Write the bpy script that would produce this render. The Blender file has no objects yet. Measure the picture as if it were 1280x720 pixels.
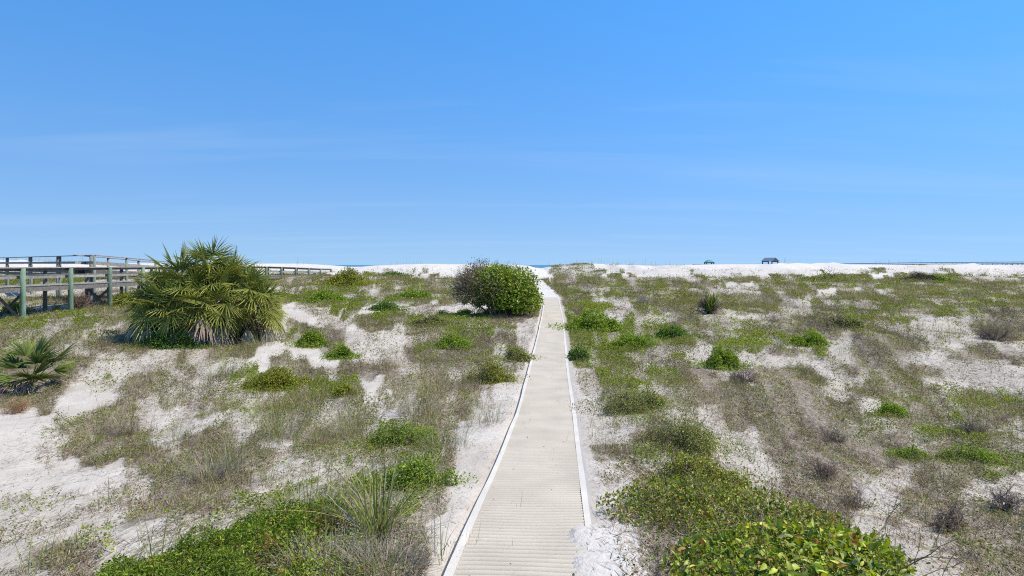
import bpy, math, random
import numpy as np

# ------------------------------------------------------------------ basics
rng = np.random.default_rng(7)
random.seed(7)
scn = bpy.context.scene
COL = scn.collection
F, H, HY = 800.0, 3.0, 331.0          # focal length in photo pixels, eye height, horizon row (1280x720 photo)


def hash2(ix, iy, seed):
    h = (ix.astype(np.int64) * 374761393 + iy.astype(np.int64) * 668265263 + seed * 1442695041) & 0xFFFFFFFF
    h = ((h ^ (h >> 13)) * 1274126177) & 0xFFFFFFFF
    h = (h ^ (h >> 16)) & 0xFFFFFFFF
    return h / 4294967295.0


def vnoise(x, y, seed=0):
    x = np.asarray(x, float); y = np.asarray(y, float)
    ix = np.floor(x); iy = np.floor(y)
    fx = x - ix; fy = y - iy
    fx = fx * fx * (3 - 2 * fx); fy = fy * fy * (3 - 2 * fy)
    ix = ix.astype(np.int64); iy = iy.astype(np.int64)
    a = hash2(ix, iy, seed); b = hash2(ix + 1, iy, seed)
    c = hash2(ix, iy + 1, seed); d = hash2(ix + 1, iy + 1, seed)
    return (a * (1 - fx) + b * fx) * (1 - fy) + (c * (1 - fx) + d * fx) * fy


def fbm(x, y, seed=0, oct=3):
    s = 0.0; a = 0.5; t = 0.0
    for o in range(oct):
        s = s + a * vnoise(x * 2 ** o, y * 2 ** o, seed + o * 17); t += a; a *= 0.5
    return s / t


def sstep(a, b, x):
    t = np.clip((np.asarray(x, float) - a) / (b - a), 0, 1)
    return t * t * (3 - 2 * t)


# ------------------------------------------------------------------ terrain
GY = [-60, 3, 5, 7.5, 11, 15.8, 20, 24, 33, 41, 50, 57, 63, 75, 90, 100, 112, 130, 215, 232, 300]
GZ = [0.1, .06, .03, -.12, -.46, -.74, -.85, -.91, -.80, -.60, -.52, -.42, -.2, .35, 1.15, 1.35, 1.4, 1.2, 1.0, -1.0, -4]
PY = [-10, 3, 7.5, 15.8, 24.2, 41.4, 57, 62, 67, 75, 90, 97, 104, 112, 120]
PX = [-1.1, -.14, .20, .83, 1.39, 2.61, 3.55, 3.75, 3.75, 3.47, 2.8, 2.7, 3.64, 4.8, 6]
CREST = [(-400, 327), (0, 325), (60, 327), (120, 329), (200, 329), (330, 329.5), (375, 329.5), (415, 332), (430, 333.5), (452, 333.5), (466, 332),
         (500, 330.6), (535, 329.8), (600, 330.6), (640, 330.8), (660, 332), (668, 334.5), (678, 335.2), (686, 333.5), (700, 331.5), (740, 329.6),
         (775, 331), (815, 332), (850, 331), (900, 330.2), (1000, 330.2), (1100, 330.8), (1180, 331.2), (1280, 331), (1700, 330)]


def path_x(Y):
    return np.interp(Y, PY, PX)


def base_z(Y):
    Y = np.asarray(Y, float)
    return (np.interp(Y - 1.2, GY, GZ) + np.interp(Y, GY, GZ) * 2 + np.interp(Y + 1.2, GY, GZ)) / 4


def zf(X, Y, micro=True):
    X = np.asarray(X, float); Y = np.asarray(Y, float)
    z = base_z(Y)
    z = z + 0.62 * sstep(4, 28, -X) * sstep(12, 34, Y) * (1 - sstep(80, 100, Y)) + 0.25 * sstep(6, 40, X) * (1 - sstep(80, 100, Y))
    d = np.abs(X - path_x(Y))
    off = sstep(0.8, 3.0, d)
    near = 1 - sstep(84, 95, Y)
    b = (fbm(X / 7.0, Y / 9.0, 3, 2) - .5) * 0.7 + (fbm(X / 2.2, Y / 3.2, 11, 2) - .5) * 0.34
    z = z + b * off * near * sstep(2, 9, Y + 2)
    # foredune
    px = 640 + X / 112.0 * F
    zc = H + (HY - np.interp(px, [c[0] for c in CREST], [c[1] for c in CREST])) * 112 / F
    yb = 88 + 7 * fbm(X / 14.0, X * 0, 5, 2)
    yc = 110 + 6 * (vnoise(X / 25.0, X * 0, 9) - .5)
    up = sstep(0, 1, (Y - yb) / (yc - yb))
    dn = 1 - sstep(yc + 2, yc + 24, Y)
    hum = ((fbm(X / 9.0, Y / 7.0, 21, 3) - .5) * 1.9 + (fbm(X / 3.0, Y / 4.0, 22, 2) - .5) * .9) * sstep(.05, .3, up) * (1 - sstep(.75, 1, up)) * sstep(.5, 2.5, d)
    z = z + (zc - base_z(Y)) * up * dn + hum
    # wind-blown sand lying over the right edge of the mat
    ey = sstep(8.3, 7.2, Y) * sstep(2, 4, Y)
    wob = (fbm(X * 2.5, Y * 2.5, 8, 3) - .5)
    tongue = sstep(.58, .92, X - path_x(Y) + .31 - .05 * (7 - Y) + wob * .30 - .30 * (1 - ey)) * (1 - sstep(1.3, 3.0, X - path_x(Y)))
    z = z + (.088 + .05 * wob) * tongue * ey * (X > path_x(Y))
    # low ground shoulders at the mat's rim
    z = z - 0.05 * (1 - sstep(.74, .95, d)) * (Y < 63) * (1 - ey * tongue)
    if micro:
        z = z + ((fbm(X * 2.6, Y * 1.3, 31, 3) - .5) * .07) * sstep(.8, 1.3, d) * (1 - sstep(30, 60, Y))
    return z


def at(px, py):
    """ground point seen at a photo pixel"""
    Y = np.arange(4.0, 125, .02)
    X = (px - 640) * Y / F
    zz = zf(X, Y, False)
    row = HY + F * (H - zz) / Y
    k = np.where(row <= py)[0]
    i = int(k[0]) if len(k) else len(Y) - 1
    return float(X[i]), float(Y[i]), float(zz[i])


# ------------------------------------------------------------------ ground cover map (what grows where)
ROWS = """
334 690. 745t 770. 800, 830. 870, 1140. 1200, 1240. 1280,
339 470, 500, 525o 560, 600, 640, 680. 742t 765o 820, 860, 876o 900, 1000, 1030, 1060, 1090o 1120, 1160, 1190. 1215o 1250, 1280o
347 440t 470. 512o 530, 560o 600, 690. 750t 770, 800o 812, 850, 872, 890o 960, 1000o 1040, 1085o 1110. 1140o 1160t 1175, 1230o 1280,
353 100g 340, 450t 480o 560o 640t 662t 670. 760t 1000t 1040o 1140t 1190g 1280t
357.5 100g 190, 340t 440t 470o 560o 620t 668t 676. 690t 760t 820o 900t 920. 1000o 1100g 1280t
362 100, 340, 360. 400t 460g 500t 540o 600t 675t 690t 740t 820o 880t 940, 1030o 1045t 1072. 1280t
370 200, 340t 370t 420g 460o 500g 560t 640t 720t 780o 820t 850o 1000t 1060g 1100t 1180o 1280t
378 60b 200b 340, 380g 420o 450g 520g 560t 680t 712t 750t 800, 850t 900o 1000t 1020, 1060g 1110o 1200t 1280o
387 100, 160b 340t 345. 370. 420, 450g 500. 560, 600. 675, 712b 770G 800, 860t 900o 960t 1020, 1060b 1100b 1160g 1200g 1280t
397 60b 120g 170t 345b 410. 450, 480b 600g 660b 675b 712, 780G 820, 850, 900b 960, 1000b 1060b 1100g 1140t 1200g 1280b
408 60g 110t 160, 345b 365. 420b 440b 460. 490b 600o 660b 675, 720b 770g 830G 860b 930o 1000b 1060b 1100b 1140o 1200, 1280b
420 90t 110, 160o 345b 355. 365b 400g 440b 510, 580g 640g 665, 720, 760g 820G 860G 940o 970b 1010G 1060, 1120b 1160o 1200, 1280b
434 60t 100, 150b 310b 330. 400. 440g 500, 550b 580g 640b 665, 715, 740o 790g 880o 900, 950G 1000b 1020G 1060, 1100b 1160b 1280,
450 120b 160, 300, 340. 380b 430. 520, 570b 600b 640o 665b 715, 740g 760o 790o 860o 900, 930G 1000, 1040, 1120b 1200, 1280b
467 90b 120, 220, 280t 300g 360G 400b 430, 560b 600t 640o 655o 715, 740, 790g 830g 900b 940, 960. 1020b 1080, 1180b 1240, 1280,
485 70b 130. 150, 250t 320t 370g 440g 470. 560t 625b 645, 712. 745, 800g 850o 900b 960b 1010b 1060, 1140b 1280,
505 60b 150. 230t 290t 400t 440t 460, 600t 620b 640, 712. 760, 820o 860g 900b 940b 1000b 1060b 1090, 1130g 1170b 1220o 1280g
525 80. 180t 230, 280, 350t 460t 500, 560t 600b 625, 712. 770, 830o 870o 900, 960b 1060b 1110o 1180b 1240o 1280b
548 60. 110, 190b 220, 280b 330, 380t 460t 540g 585t 640. 725. 790, 830b 880g 910, 960, 1040b 1120b 1200g 1260b 1280g
572 50. 90, 170b 230b 330b 360, 440t 480g 550g 580b 630. 730. 790b 820g 890g 930, 980, 1060b 1130b 1200b 1280g
600 160. 190, 220b 320b 400, 430t 545g 575b 625. 735. 790, 810b 860g 940g 980, 1060b 1130, 1220b 1280g
630 40, 160, 230b 300b 330g 400G 440t 530g 560b 610. 740. 800, 830b 960g 1000, 1060b 1120, 1200b 1280,
665 60, 120, 200, 240g 400G 440t 510t 545b 600. 745. 800, 850b 1050G 1120, 1180, 1280b
700 40, 110b 400G 440g 500t 550b 600. 750. 800, 850b 1130G 1200, 1280b
745 40, 110b 400G 440g 500t 550b 600. 750. 800, 850b 1130G 1200, 1280b
"""
CH = '.,btogG'
TY, TAB = [], []
for line in ROWS.strip().splitlines():
    parts = line.split()
    TY.append(float(parts[0])); row = np.zeros(1280, int); x0 = 0
    for p in parts[1:]:
        x1 = int(p[:-1]); row[x0:x1] = CH.index(p[-1]); x0 = x1
    TAB.append(row)
TAB = np.array(TAB); TY = np.array(TY)


def cover(X, Y, Z):
    """category id of the ground cover at world points"""
    Yc = np.maximum(Y, 5.2)
    px = 640 + F * X / Yc; py = HY + F * (H - Z) / Yc
    sc = 5.0 / np.maximum(Yc, 5) ** .8
    n1 = fbm(X * sc * .9, Y * sc * .35, 41, 3) - .5
    n2 = fbm(X * sc * 1.4, Y * sc * .5, 47, 3) - .5
    m1 = fbm(X * sc * 3.6, Y * sc * 1.2, 43, 3) - .5; m2 = fbm(X * sc * 4.4, Y * sc * 1.5, 49, 3) - .5
    far = 1 - .62 * sstep(78, 92, Yc)
    n2 = n2 * far; m2 = m2 * far
    px = px + n1 * 80 + m1 * 62 * np.clip(Yc / 40, .8, 1.6)
    px = np.abs(px); px = np.where(px > 1279, 2558 - px, px); px = np.clip(px, 0, 1279).astype(int)
    r = np.interp(py, TY, np.arange(len(TY))) + n2 * 2.0 + m2 * 1.7
    r = np.clip(np.rint(r), 0, len(TY) - 1).astype(int)
    c = TAB[r, px]
    d = np.abs(X - path_x(Y))
    c = np.where((d < .95) & (Y < 64), 0, c)
    c = np.where((d < .75 + .5 * vnoise(X, Y, 3)) & (Y >= 62), 0, c)
    return c


# relative density of every layer for the categories . , b t o g G
LAYER = {
    'litter': np.array([.10, .52, 1.0, .65, .5, .30, .12]),
    'grass':  np.array([.006, .11, .26, 1.0, .36, .25, .08]),
    'scrub':  np.array([.0, .12, .38, .50, 1.0, .42, .10]),
    'green':  np.array([.0, .07, .14, .20, .42, 1.0, 1.5]),
    'twig':   np.array([.0, .08, .85, .30, .32, .12, .03]),
}


def scale_at(Y):
    return np.maximum(1, np.asarray(Y, float) / 13.0) ** .72


def scatter(n_per_m2, layer, y0=4.6, y1=113, seed=1):
    """points on the ground, denser near the viewer's end, thinned by the cover map"""
    r = np.random.default_rng(seed)
    yy = np.linspace(y0, y1, 4000)
    w = 2 * (.92 * yy + 2.5) / scale_at(yy) ** 2
    cdf = np.cumsum(w); tot = cdf[-1] * (yy[1] - yy[0])
    wmax = LAYER[layer].max()
    n = int(tot * n_per_m2 * wmax)
    Y = np.interp(r.random(n) * cdf[-1], cdf, yy)
    X = (r.random(n) * 2 - 1) * (.92 * Y + 2.5)
    Z = zf(X, Y)
    c = cover(X, Y, Z)
    p = LAYER[layer][c] / wmax
    s = scale_at(Y)
    # clumping, drawn out along the wind (from the sea)
    a = fbm(X / (.34 * s), Y / (1.0 * s), 60 + seed, 3)
    soft = np.where(c == 1, 3.0, 1.35)
    p = p * np.clip((a - .38) * 4.8, 0, 1) ** soft * 1.55
    p = p * np.where((Y > 90) & (c == 1), .35, 1)
    k = r.random(n) < p
    return X[k], Y[k], Z[k], c[k], s[k], r


# ------------------------------------------------------------------ mesh makers
def mesh_obj(name, V, Q, mat, C=None, parent=None, smooth=False):
    V = np.ascontiguousarray(V, np.float32); Q = np.ascontiguousarray(Q, np.int32)
    me = bpy.data.meshes.new(name)
    k = Q.shape[1]
    me.vertices.add(len(V)); me.vertices.foreach_set('co', V.ravel())
    me.loops.add(Q.size); me.loops.foreach_set('vertex_index', Q.ravel())
    me.polygons.add(len(Q)); me.polygons.foreach_set('loop_start', np.arange(0, Q.size, k, dtype=np.int32))
    me.update(calc_edges=True)
    if C is not None:
        at_ = me.color_attributes.new('Col', 'FLOAT_COLOR', 'POINT')
        c4 = np.ones((len(V), 4), np.float32); c4[:, :3] = C
        at_.data.foreach_set('color', c4.ravel())
    if not smooth:
        me.shade_flat()
    me.materials.append(mat)
    o = bpy.data.objects.new(name, me); COL.objects.link(o)
    if parent is not None:
        o.parent = parent
    return o


class Mesh:
    """collects quads and links them as one mesh object"""
    def __init__(s):
        s.v, s.q, s.c, s.n = [], [], [], 0

    def add(s, V, Q, C=(1, 1, 1)):
        V = np.asarray(V, float); Q = np.asarray(Q)
        s.v.append(V); s.q.append(Q + s.n)
        C = np.asarray(C, float)
        s.c.append(np.broadcast_to(C, V.shape) if C.ndim == 1 else C)
        s.n += len(V)

    def build(s, name, mat, parent=None, smooth=False):
        return mesh_obj(name, np.concatenate(s.v), np.concatenate(s.q), mat, np.concatenate(s.c), parent, smooth)

    def beam(s, p0, p1, w, h, col=(1, 1, 1), up=(0, 0, 1)):
        """box from p0 to p1, w wide sideways and h tall, centred on the line"""
        p0 = np.array(p0, float); p1 = np.array(p1, float)
        d = p1 - p0; d = d / np.linalg.norm(d)
        u = np.array(up, float)
        if abs(d @ u) > .95: u = np.array([0, 1., 0])
        sd = np.cross(d, u); sd /= np.linalg.norm(sd); u = np.cross(sd, d)
        V = [p + a * sd * w / 2 + b * u * h / 2 for p in (p0, p1) for a, b in ((-1, -1), (1, -1), (1, 1), (-1, 1))]
        Q = [[0, 3, 2, 1], [4, 5, 6, 7], [0, 1, 5, 4], [1, 2, 6, 5], [2, 3, 7, 6], [3, 0, 4, 7]]
        s.add(V, Q, col)

    def tube(s, pts, rad, n=10, col=(1, 1, 1), cap=True):
        pts = np.array(pts, float); rad = np.broadcast_to(np.array(rad, float), (len(pts),))
        V = []
        for i, p in enumerate(pts):
            d = pts[min(i + 1, len(pts) - 1)] - pts[max(i - 1, 0)]; d /= np.linalg.norm(d)
            a = np.array([1., 0, 0]) if abs(d[0]) < .9 else np.array([0, 1., 0])
            u = np.cross(d, a); u /= np.linalg.norm(u); w = np.cross(d, u)
            for k in range(n):
                t = 2 * math.pi * k / n
                V.append(p + rad[i] * (math.cos(t) * u + math.sin(t) * w))
        Q = [[i * n + k, i * n + (k + 1) % n, (i + 1) * n + (k + 1) % n, (i + 1) * n + k] for i in range(len(pts) - 1) for k in range(n)]
        if cap:
            b = (len(pts) - 1) * n
            for k in range(0, n - 2, 2):
                Q.append([b, b + k + 1, b + k + 2, b + min(k + 3, n - 1)] if k + 3 <= n - 1 else [b, b + k + 1, b + k + 2, b])
            Q = [q for q in Q if len(set(q)) == 4]
        s.add(V, Q, col)


def unit(a):
    return a / np.maximum(np.linalg.norm(a, axis=-1, keepdims=True), 1e-9)


def rand_dirs(n, r):
    return unit(r.normal(size=(n, 3)))


def leaf_mesh(P, A, N, L, W, C, fold=.18, tipdrop=.1):
    """ovate leaves folded on the midrib: base P, axis A, normal N, length L, width W"""
    n = len(P); L = np.broadcast_to(L, (n,))[:, None]; W = np.broadcast_to(W, (n,))[:, None]
    S = unit(np.cross(A, N)); N = np.cross(S, A)
    f = W * fold
    v0 = P; v5 = P + A * L - N * L * tipdrop
    a1 = P + A * L * .30; a2 = P + A * L * .70
    V = np.stack([v0, a1 + S * W * .5 + N * f, a2 + S * W * .40 + N * f * .7, v5, a2 - S * W * .40 + N * f * .7, a1 - S * W * .5 + N * f], 1).reshape(-1, 3)
    b = np.arange(n)[:, None] * 6
    Q = np.concatenate([b + np.array([[0, 1, 2, 3]]), b + np.array([[0, 3, 4, 5]])], 0)
    return V, Q, np.repeat(C, 6, 0)


def arched_leaf_mesh(P, A, N, L, W, C, curl):
    """larger leaves that arch along the midrib and dish across it"""
    n = len(P); L = L[:, None]; W = W[:, None]; curl = curl[:, None]
    S = unit(np.cross(A, N)); N = np.cross(S, A); rows = []
    for t, w in ((0, .06), (.22, .86), (.5, 1.0), (.78, .62), (1, .04)):
        c = P + A * L * (t - .18 * curl * t * t) - N * L * curl * t ** 1.8 * .6
        rows += [c - S * W * w * .5 + N * W * w * .16, c, c + S * W * w * .5 + N * W * w * .16]
    V = np.stack(rows, 1).reshape(-1, 3); b = np.arange(n)[:, None] * 15
    Q = np.concatenate([b + np.array([[3 * i + j, 3 * i + j + 1, 3 * i + j + 4, 3 * i + j + 3]]) for i in range(4) for j in range(2)], 0)
    shade = np.tile(np.array([1, 1.25, 1] * 5), n)[:, None]         # pale midrib
    return V, Q, np.clip(np.repeat(C, 15, 0) * shade, 0, .8)


def blade_mesh(P, D, L, W, lean, droop, C, seg=3, tip=.12, upz=1.0):
    """grass blades: base P, heading D (2D unit), length L, width W, lean and droop"""
    n = len(P); D3 = np.concatenate([D, np.zeros((n, 1))], 1); U = np.array([[0, 0, 1.]])
    S = np.stack([-D[:, 1], D[:, 0], np.zeros(n)], 1)
    rings = []
    for i in range(seg + 1):
        t = i / seg
        hor = (lean * t + droop * t * t)[:, None]
        ver = (t * np.sqrt(np.maximum(.05, 1 - np.minimum(lean, .95) ** 2)) - .55 * droop * t ** 2.4)[:, None] * upz
        c = P + L[:, None] * (D3 * hor + U * ver)
        w = (W * (1 - (1 - tip) * t ** 1.5))[:, None] * .5
        rings += [c - S * w, c + S * w]
    V = np.stack(rings, 1).reshape(-1, 3); m = 2 * (seg + 1)
    b = np.arange(n)[:, None] * m
    Q = np.concatenate([b + np.array([[2 * i, 2 * i + 1, 2 * i + 3, 2 * i + 2]]) for i in range(seg)], 0)
    return V, Q, np.repeat(C, m, 0)


def stick_mesh(P0, P1, R0, R1, C, n=3):
    """tapered thin sticks"""
    m = len(P0); d = unit(P1 - P0)
    a = np.where(np.abs(d[:, 2:3]) < .9, np.array([[0, 0, 1.]]), np.array([[1., 0, 0]]))
    u = unit(np.cross(d, a)); w = np.cross(d, u)
    V = []
    for p, r_ in ((P0, R0), (P1, R1)):
        for k in range(n):
            t = 2 * math.pi * k / n
            V.append(p + r_[:, None] * (math.cos(t) * u + math.sin(t) * w))
    V = np.stack(V, 1).reshape(-1, 3)
    b = np.arange(m)[:, None] * 2 * n
    Q = np.concatenate([b + np.array([[k, (k + 1) % n, n + (k + 1) % n, n + k]]) for k in range(n)], 0)
    return V, Q, np.repeat(C, 2 * n, 0)


def mixcol(cols, n, r, jit=.27):
    """random colours drawn from a palette of (weight, rgb)"""
    w = np.array([c[0] for c in cols], float); w /= w.sum()
    k = r.choice(len(cols), n, p=w)
    c = np.array([c[1] for c in cols])[k]
    return np.clip(c * (1 + jit * r.normal(size=(n, 1))) * (1 + .06 * r.normal(size=(n, 3))), .004, .9)


# ------------------------------------------------------------------ materials
def new_mat(name):
    m = bpy.data.materials.new(name); m.use_nodes = True
    nt = m.node_tree; nt.nodes.clear()
    return m, nt, nt.nodes.new('ShaderNodeOutputMaterial')


def N_(nt, t, **kw):
    n = nt.nodes.new(t)
    for k, v in kw.items():
        if k in n.inputs.keys(): n.inputs[k].default_value = v
        else: setattr(n, k, v)
    return n


def leafy(name, trans=.35, rough=.5, spec=.3):
    m, nt, out = new_mat(name)
    a = N_(nt, 'ShaderNodeAttribute', attribute_name='Col')
    p = N_(nt, 'ShaderNodeBsdfPrincipled', Roughness=rough); p.inputs['Specular IOR Level'].default_value = spec
    t = N_(nt, 'ShaderNodeBsdfTranslucent')
    hs = N_(nt, 'ShaderNodeHueSaturation', Hue=.49, Saturation=1.1, Value=1.25)
    mx = N_(nt, 'ShaderNodeMixShader', Fac=trans)
    L = nt.links.new
    L(a.outputs['Color'], p.inputs['Base Color']); L(a.outputs['Color'], hs.inputs['Color']); L(hs.outputs[0], t.inputs['Color'])
    L(p.outputs[0], mx.inputs[1]); L(t.outputs[0], mx.inputs[2]); L(mx.outputs[0], out.inputs['Surface'])
    return m


def coloured(name, rough=.85, spec=.15, grain=0.0, gscale=(40, 40, 4), bump=0.0):
    """vertex tint times a weathered grain"""
    m, nt, out = new_mat(name); L = nt.links.new
    a = N_(nt, 'ShaderNodeAttribute', attribute_name='Col')
    p = N_(nt, 'ShaderNodeBsdfPrincipled', Roughness=rough); p.inputs['Specular IOR Level'].default_value = spec
    if grain:
        tc = N_(nt, 'ShaderNodeTexCoord'); mp = N_(nt, 'ShaderNodeMapping'); mp.inputs['Scale'].default_value = gscale
        n = N_(nt, 'ShaderNodeTexNoise', Scale=1.0, Detail=6.0, Roughness=.65)
        r = N_(nt, 'ShaderNodeMapRange'); r.inputs[1].default_value = .3; r.inputs[2].default_value = .7
        r.inputs[3].default_value = 1 - grain; r.inputs[4].default_value = 1 + grain
        v = N_(nt, 'ShaderNodeVectorMath', operation='SCALE')
        L(tc.outputs['Object'], mp.inputs[0]); L(mp.outputs[0], n.inputs['Vector']); L(n.outputs[0], r.inputs[0])
        L(a.outputs['Color'], v.inputs[0]); L(r.outputs[0], v.inputs['Scale']); L(v.outputs[0], p.inputs['Base Color'])
        if bump:
            b = N_(nt, 'ShaderNodeBump', Strength=bump, Distance=.02)
            L(n.outputs[0], b.inputs['Height']); L(b.outputs[0], p.inputs['Normal'])
    else:
        L(a.outputs['Color'], p.inputs['Base Color'])
    L(p.outputs[0], out.inputs['Surface'])
    return m


M_LEAF = leafy('leaf_matte', .34, .55, .25)
M_GLOSS = leafy('leaf_glossy', .28, .42, .28)
M_PALM = leafy('palm_frond', .22, .5, .18)
M_GRASS = leafy('grass_blade', .28, .7, .1)
M_DRY = coloured('dry_stems', .9, .05)
M_WOOD = coloured('weathered_wood', .85, .1, .35, (5, 5, 5), .4)
M_POST = coloured('treated_post', .8, .15, .3, (9, 9, 2.5), .4)
M_BARK = coloured('bark', .95, .05, .4, (30, 30, 10), .6)
M_ROOF = coloured('roof_metal', .45, .4, .1, (3, 3, 3))


def sand_material():
    m, nt, out = new_mat('dune_sand'); L = nt.links.new
    p = N_(nt, 'ShaderNodeBsdfPrincipled', Roughness=.95); p.inputs['Specular IOR Level'].default_value = .08
    geo = N_(nt, 'ShaderNodeNewGeometry'); att = N_(nt, 'ShaderNodeAttribute', attribute_name='Col')
    sep = N_(nt, 'ShaderNodeSeparateColor'); L(att.outputs['Color'], sep.inputs[0])

    def noise(scale, detail=4.0, rough=.6, stretch=None, dist=0.0):
        n = N_(nt, 'ShaderNodeTexNoise', Scale=scale, Detail=detail, Roughness=rough, Distortion=dist)
        if stretch:
            mp = N_(nt, 'ShaderNodeMapping'); mp.inputs['Scale'].default_value = stretch
            L(geo.outputs['Position'], mp.inputs[0]); L(mp.outputs[0], n.inputs['Vector'])
        else:
            L(geo.outputs['Position'], n.inputs['Vector'])
        return n

    def ramp(src, a, b, lo=0.0, hi=1.0):
        r = N_(nt, 'ShaderNodeMapRange'); r.inputs[1].default_value = a; r.inputs[2].default_value = b
        r.inputs[3].default_value = lo; r.inputs[4].default_value = hi
        L(src, r.inputs[0]); return r.outputs[0]

    def mixc(fac, a, b):
        x = N_(nt, 'ShaderNodeMix', data_type='RGBA')
        (L(fac, x.inputs[0]) if not isinstance(fac, float) else setattr(x.inputs[0], 'default_value', fac))
        for i, c in ((6, a), (7, b)):
            if isinstance(c, tuple): x.inputs[i].default_value = (*c, 1)
            else: L(c, x.inputs[i])
        return x.outputs[2]

    def math_(op, a, b):
        x = N_(nt, 'ShaderNodeMath', operation=op)
        for i, c in ((0, a), (1, b)):
            if isinstance(c, (int, float)): x.inputs[i].default_value = c
            else: L(c, x.inputs[i])
        return x.outputs[0]

    big = noise(.5, 3); med = noise(3.5, 5, .65, (1, .55, 1)); fine = noise(60, 3, .7)
    c = mixc(ramp(big.outputs[0], .35, .65), (.43, .38, .32), (.52, .47, .41))
    c = mixc(ramp(med.outputs[0], .45, .75, 0, .55), c, (.37, .315, .255))
    c = mixc(sep.outputs[1], c, (.56, .52, .475))                      # clean bright dune sand
    # organic litter: streaks along the wind, stronger where things grow
    st = noise(7.0, 9, .78, (2.2, .5, 1), .5); st2 = noise(34.0, 5, .78, (1.8, .7, 1), .4)
    lit = math_('ADD', math_('MULTIPLY', sep.outputs[0], .185), math_('ADD', math_('MULTIPLY', st.outputs[0], .6), math_('MULTIPLY', st2.outputs[0], .4)))
    f = ramp(lit, .595, .668, 0, .92)
    lc = mixc(ramp(st2.outputs[0], .35, .65), (.115, .085, .06), (.29, .235, .175))
    lc = mixc(math_('MULTIPLY', sep.outputs[2], .75), lc, (.10, .105, .038))  # low green growth, its colour darkened to stand in for shade between plants
    c = mixc(f, c, lc)
    spk = N_(nt, 'ShaderNodeTexVoronoi', Scale=19.0); L(geo.outputs['Position'], spk.inputs['Vector'])
    sp = math_('MULTIPLY', math_('LESS_THAN', spk.outputs['Distance'], .12), ramp(noise(1.7).outputs[0], .45, .6, 0, .6))
    sp = math_('MULTIPLY', sp, math_('SUBTRACT', 1.0, sep.outputs[1]))
    c = mixc(sp, c, (.16, .13, .10))
    L(c, p.inputs['Base Color'])
    b1 = N_(nt, 'ShaderNodeBump', Strength=.8, Distance=.06); L(noise(9, 5, .6).outputs[0], b1.inputs['Height'])
    b2 = N_(nt, 'ShaderNodeBump', Strength=.5, Distance=.012); L(fine.outputs[0], b2.inputs['Height']); L(b1.outputs[0], b2.inputs['Normal'])
    L(b2.outputs[0], p.inputs['Normal']); L(p.outputs[0], out.inputs['Surface'])
    return m


def mat_material():
    m, nt, out = new_mat('path_weave'); L = nt.links.new
    p = N_(nt, 'ShaderNodeBsdfPrincipled', Roughness=.8); p.inputs['Specular IOR Level'].default_value = .15
    geo = N_(nt, 'ShaderNodeNewGeometry')
    a = N_(nt, 'ShaderNodeAttribute', attribute_name='Col')
    n = N_(nt, 'ShaderNodeTexNoise', Scale=1.3, Detail=5.0); n2 = N_(nt, 'ShaderNodeTexNoise', Scale=90.0, Detail=3.0)
    for q in (n, n2): L(geo.outputs['Position'], q.inputs['Vector'])
    r = N_(nt, 'ShaderNodeMapRange'); r.inputs[1].default_value = .3; r.inputs[2].default_value = .7; r.inputs[3].default_value = .9; r.inputs[4].default_value = 1.07
    r2 = N_(nt, 'ShaderNodeMapRange'); r2.inputs[1].default_value = .3; r2.inputs[2].default_value = .7; r2.inputs[3].default_value = .86; r2.inputs[4].default_value = 1.1
    mu = N_(nt, 'ShaderNodeMath', operation='MULTIPLY'); v = N_(nt, 'ShaderNodeVectorMath', operation='SCALE')
    L(n.outputs[0], r.inputs[0]); L(n2.outputs[0], r2.inputs[0]); L(r.outputs[0], mu.inputs[0]); L(r2.outputs[0], mu.inputs[1])
    L(a.outputs['Color'], v.inputs[0]); L(mu.outputs[0], v.inputs['Scale']); L(v.outputs[0], p.inputs['Base Color'])
    b = N_(nt, 'ShaderNodeBump', Strength=.3, Distance=.004); L(n2.outputs[0], b.inputs['Height']); L(b.outputs[0], p.inputs['Normal'])
    L(p.outputs[0], out.inputs['Surface'])
    return m


def sea_material():
    m, nt, out = new_mat('sea_water'); L = nt.links.new
    p = N_(nt, 'ShaderNodeBsdfPrincipled', Roughness=.25); p.inputs['Base Color'].default_value = (.03, .15, .22, 1)
    p.inputs['IOR'].default_value = 1.33
    geo = N_(nt, 'ShaderNodeNewGeometry')
    n = N_(nt, 'ShaderNodeTexNoise', Scale=.25, Detail=5.0); L(geo.outputs['Position'], n.inputs['Vector'])
    b = N_(nt, 'ShaderNodeBump', Strength=1.0, Distance=.8); L(n.outputs[0], b.inputs['Height']); L(b.outputs[0], p.inputs['Normal'])
    L(p.outputs[0], out.inputs['Surface'])
    return m


def tag(o, label=None, cat=None, group=None, kind=None):
    if label: o['label'] = label
    if cat: o['category'] = cat
    if group: o['group'] = group
    if kind: o['kind'] = kind
    return o


def thing(name, label, cat, loc=(0, 0, 0), group=None):
    o = bpy.data.objects.new(name, None); COL.objects.link(o); o.location = loc; o.empty_display_size = .3
    return tag(o, label, cat, group)


# ------------------------------------------------------------------ ground, sea, path
def spaced(a, step, grow, limit, flat):
    out = [a]; s = step
    while out[-1] < limit:
        if out[-1] > flat: s *= grow
        out.append(out[-1] + s)
    return out


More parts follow.
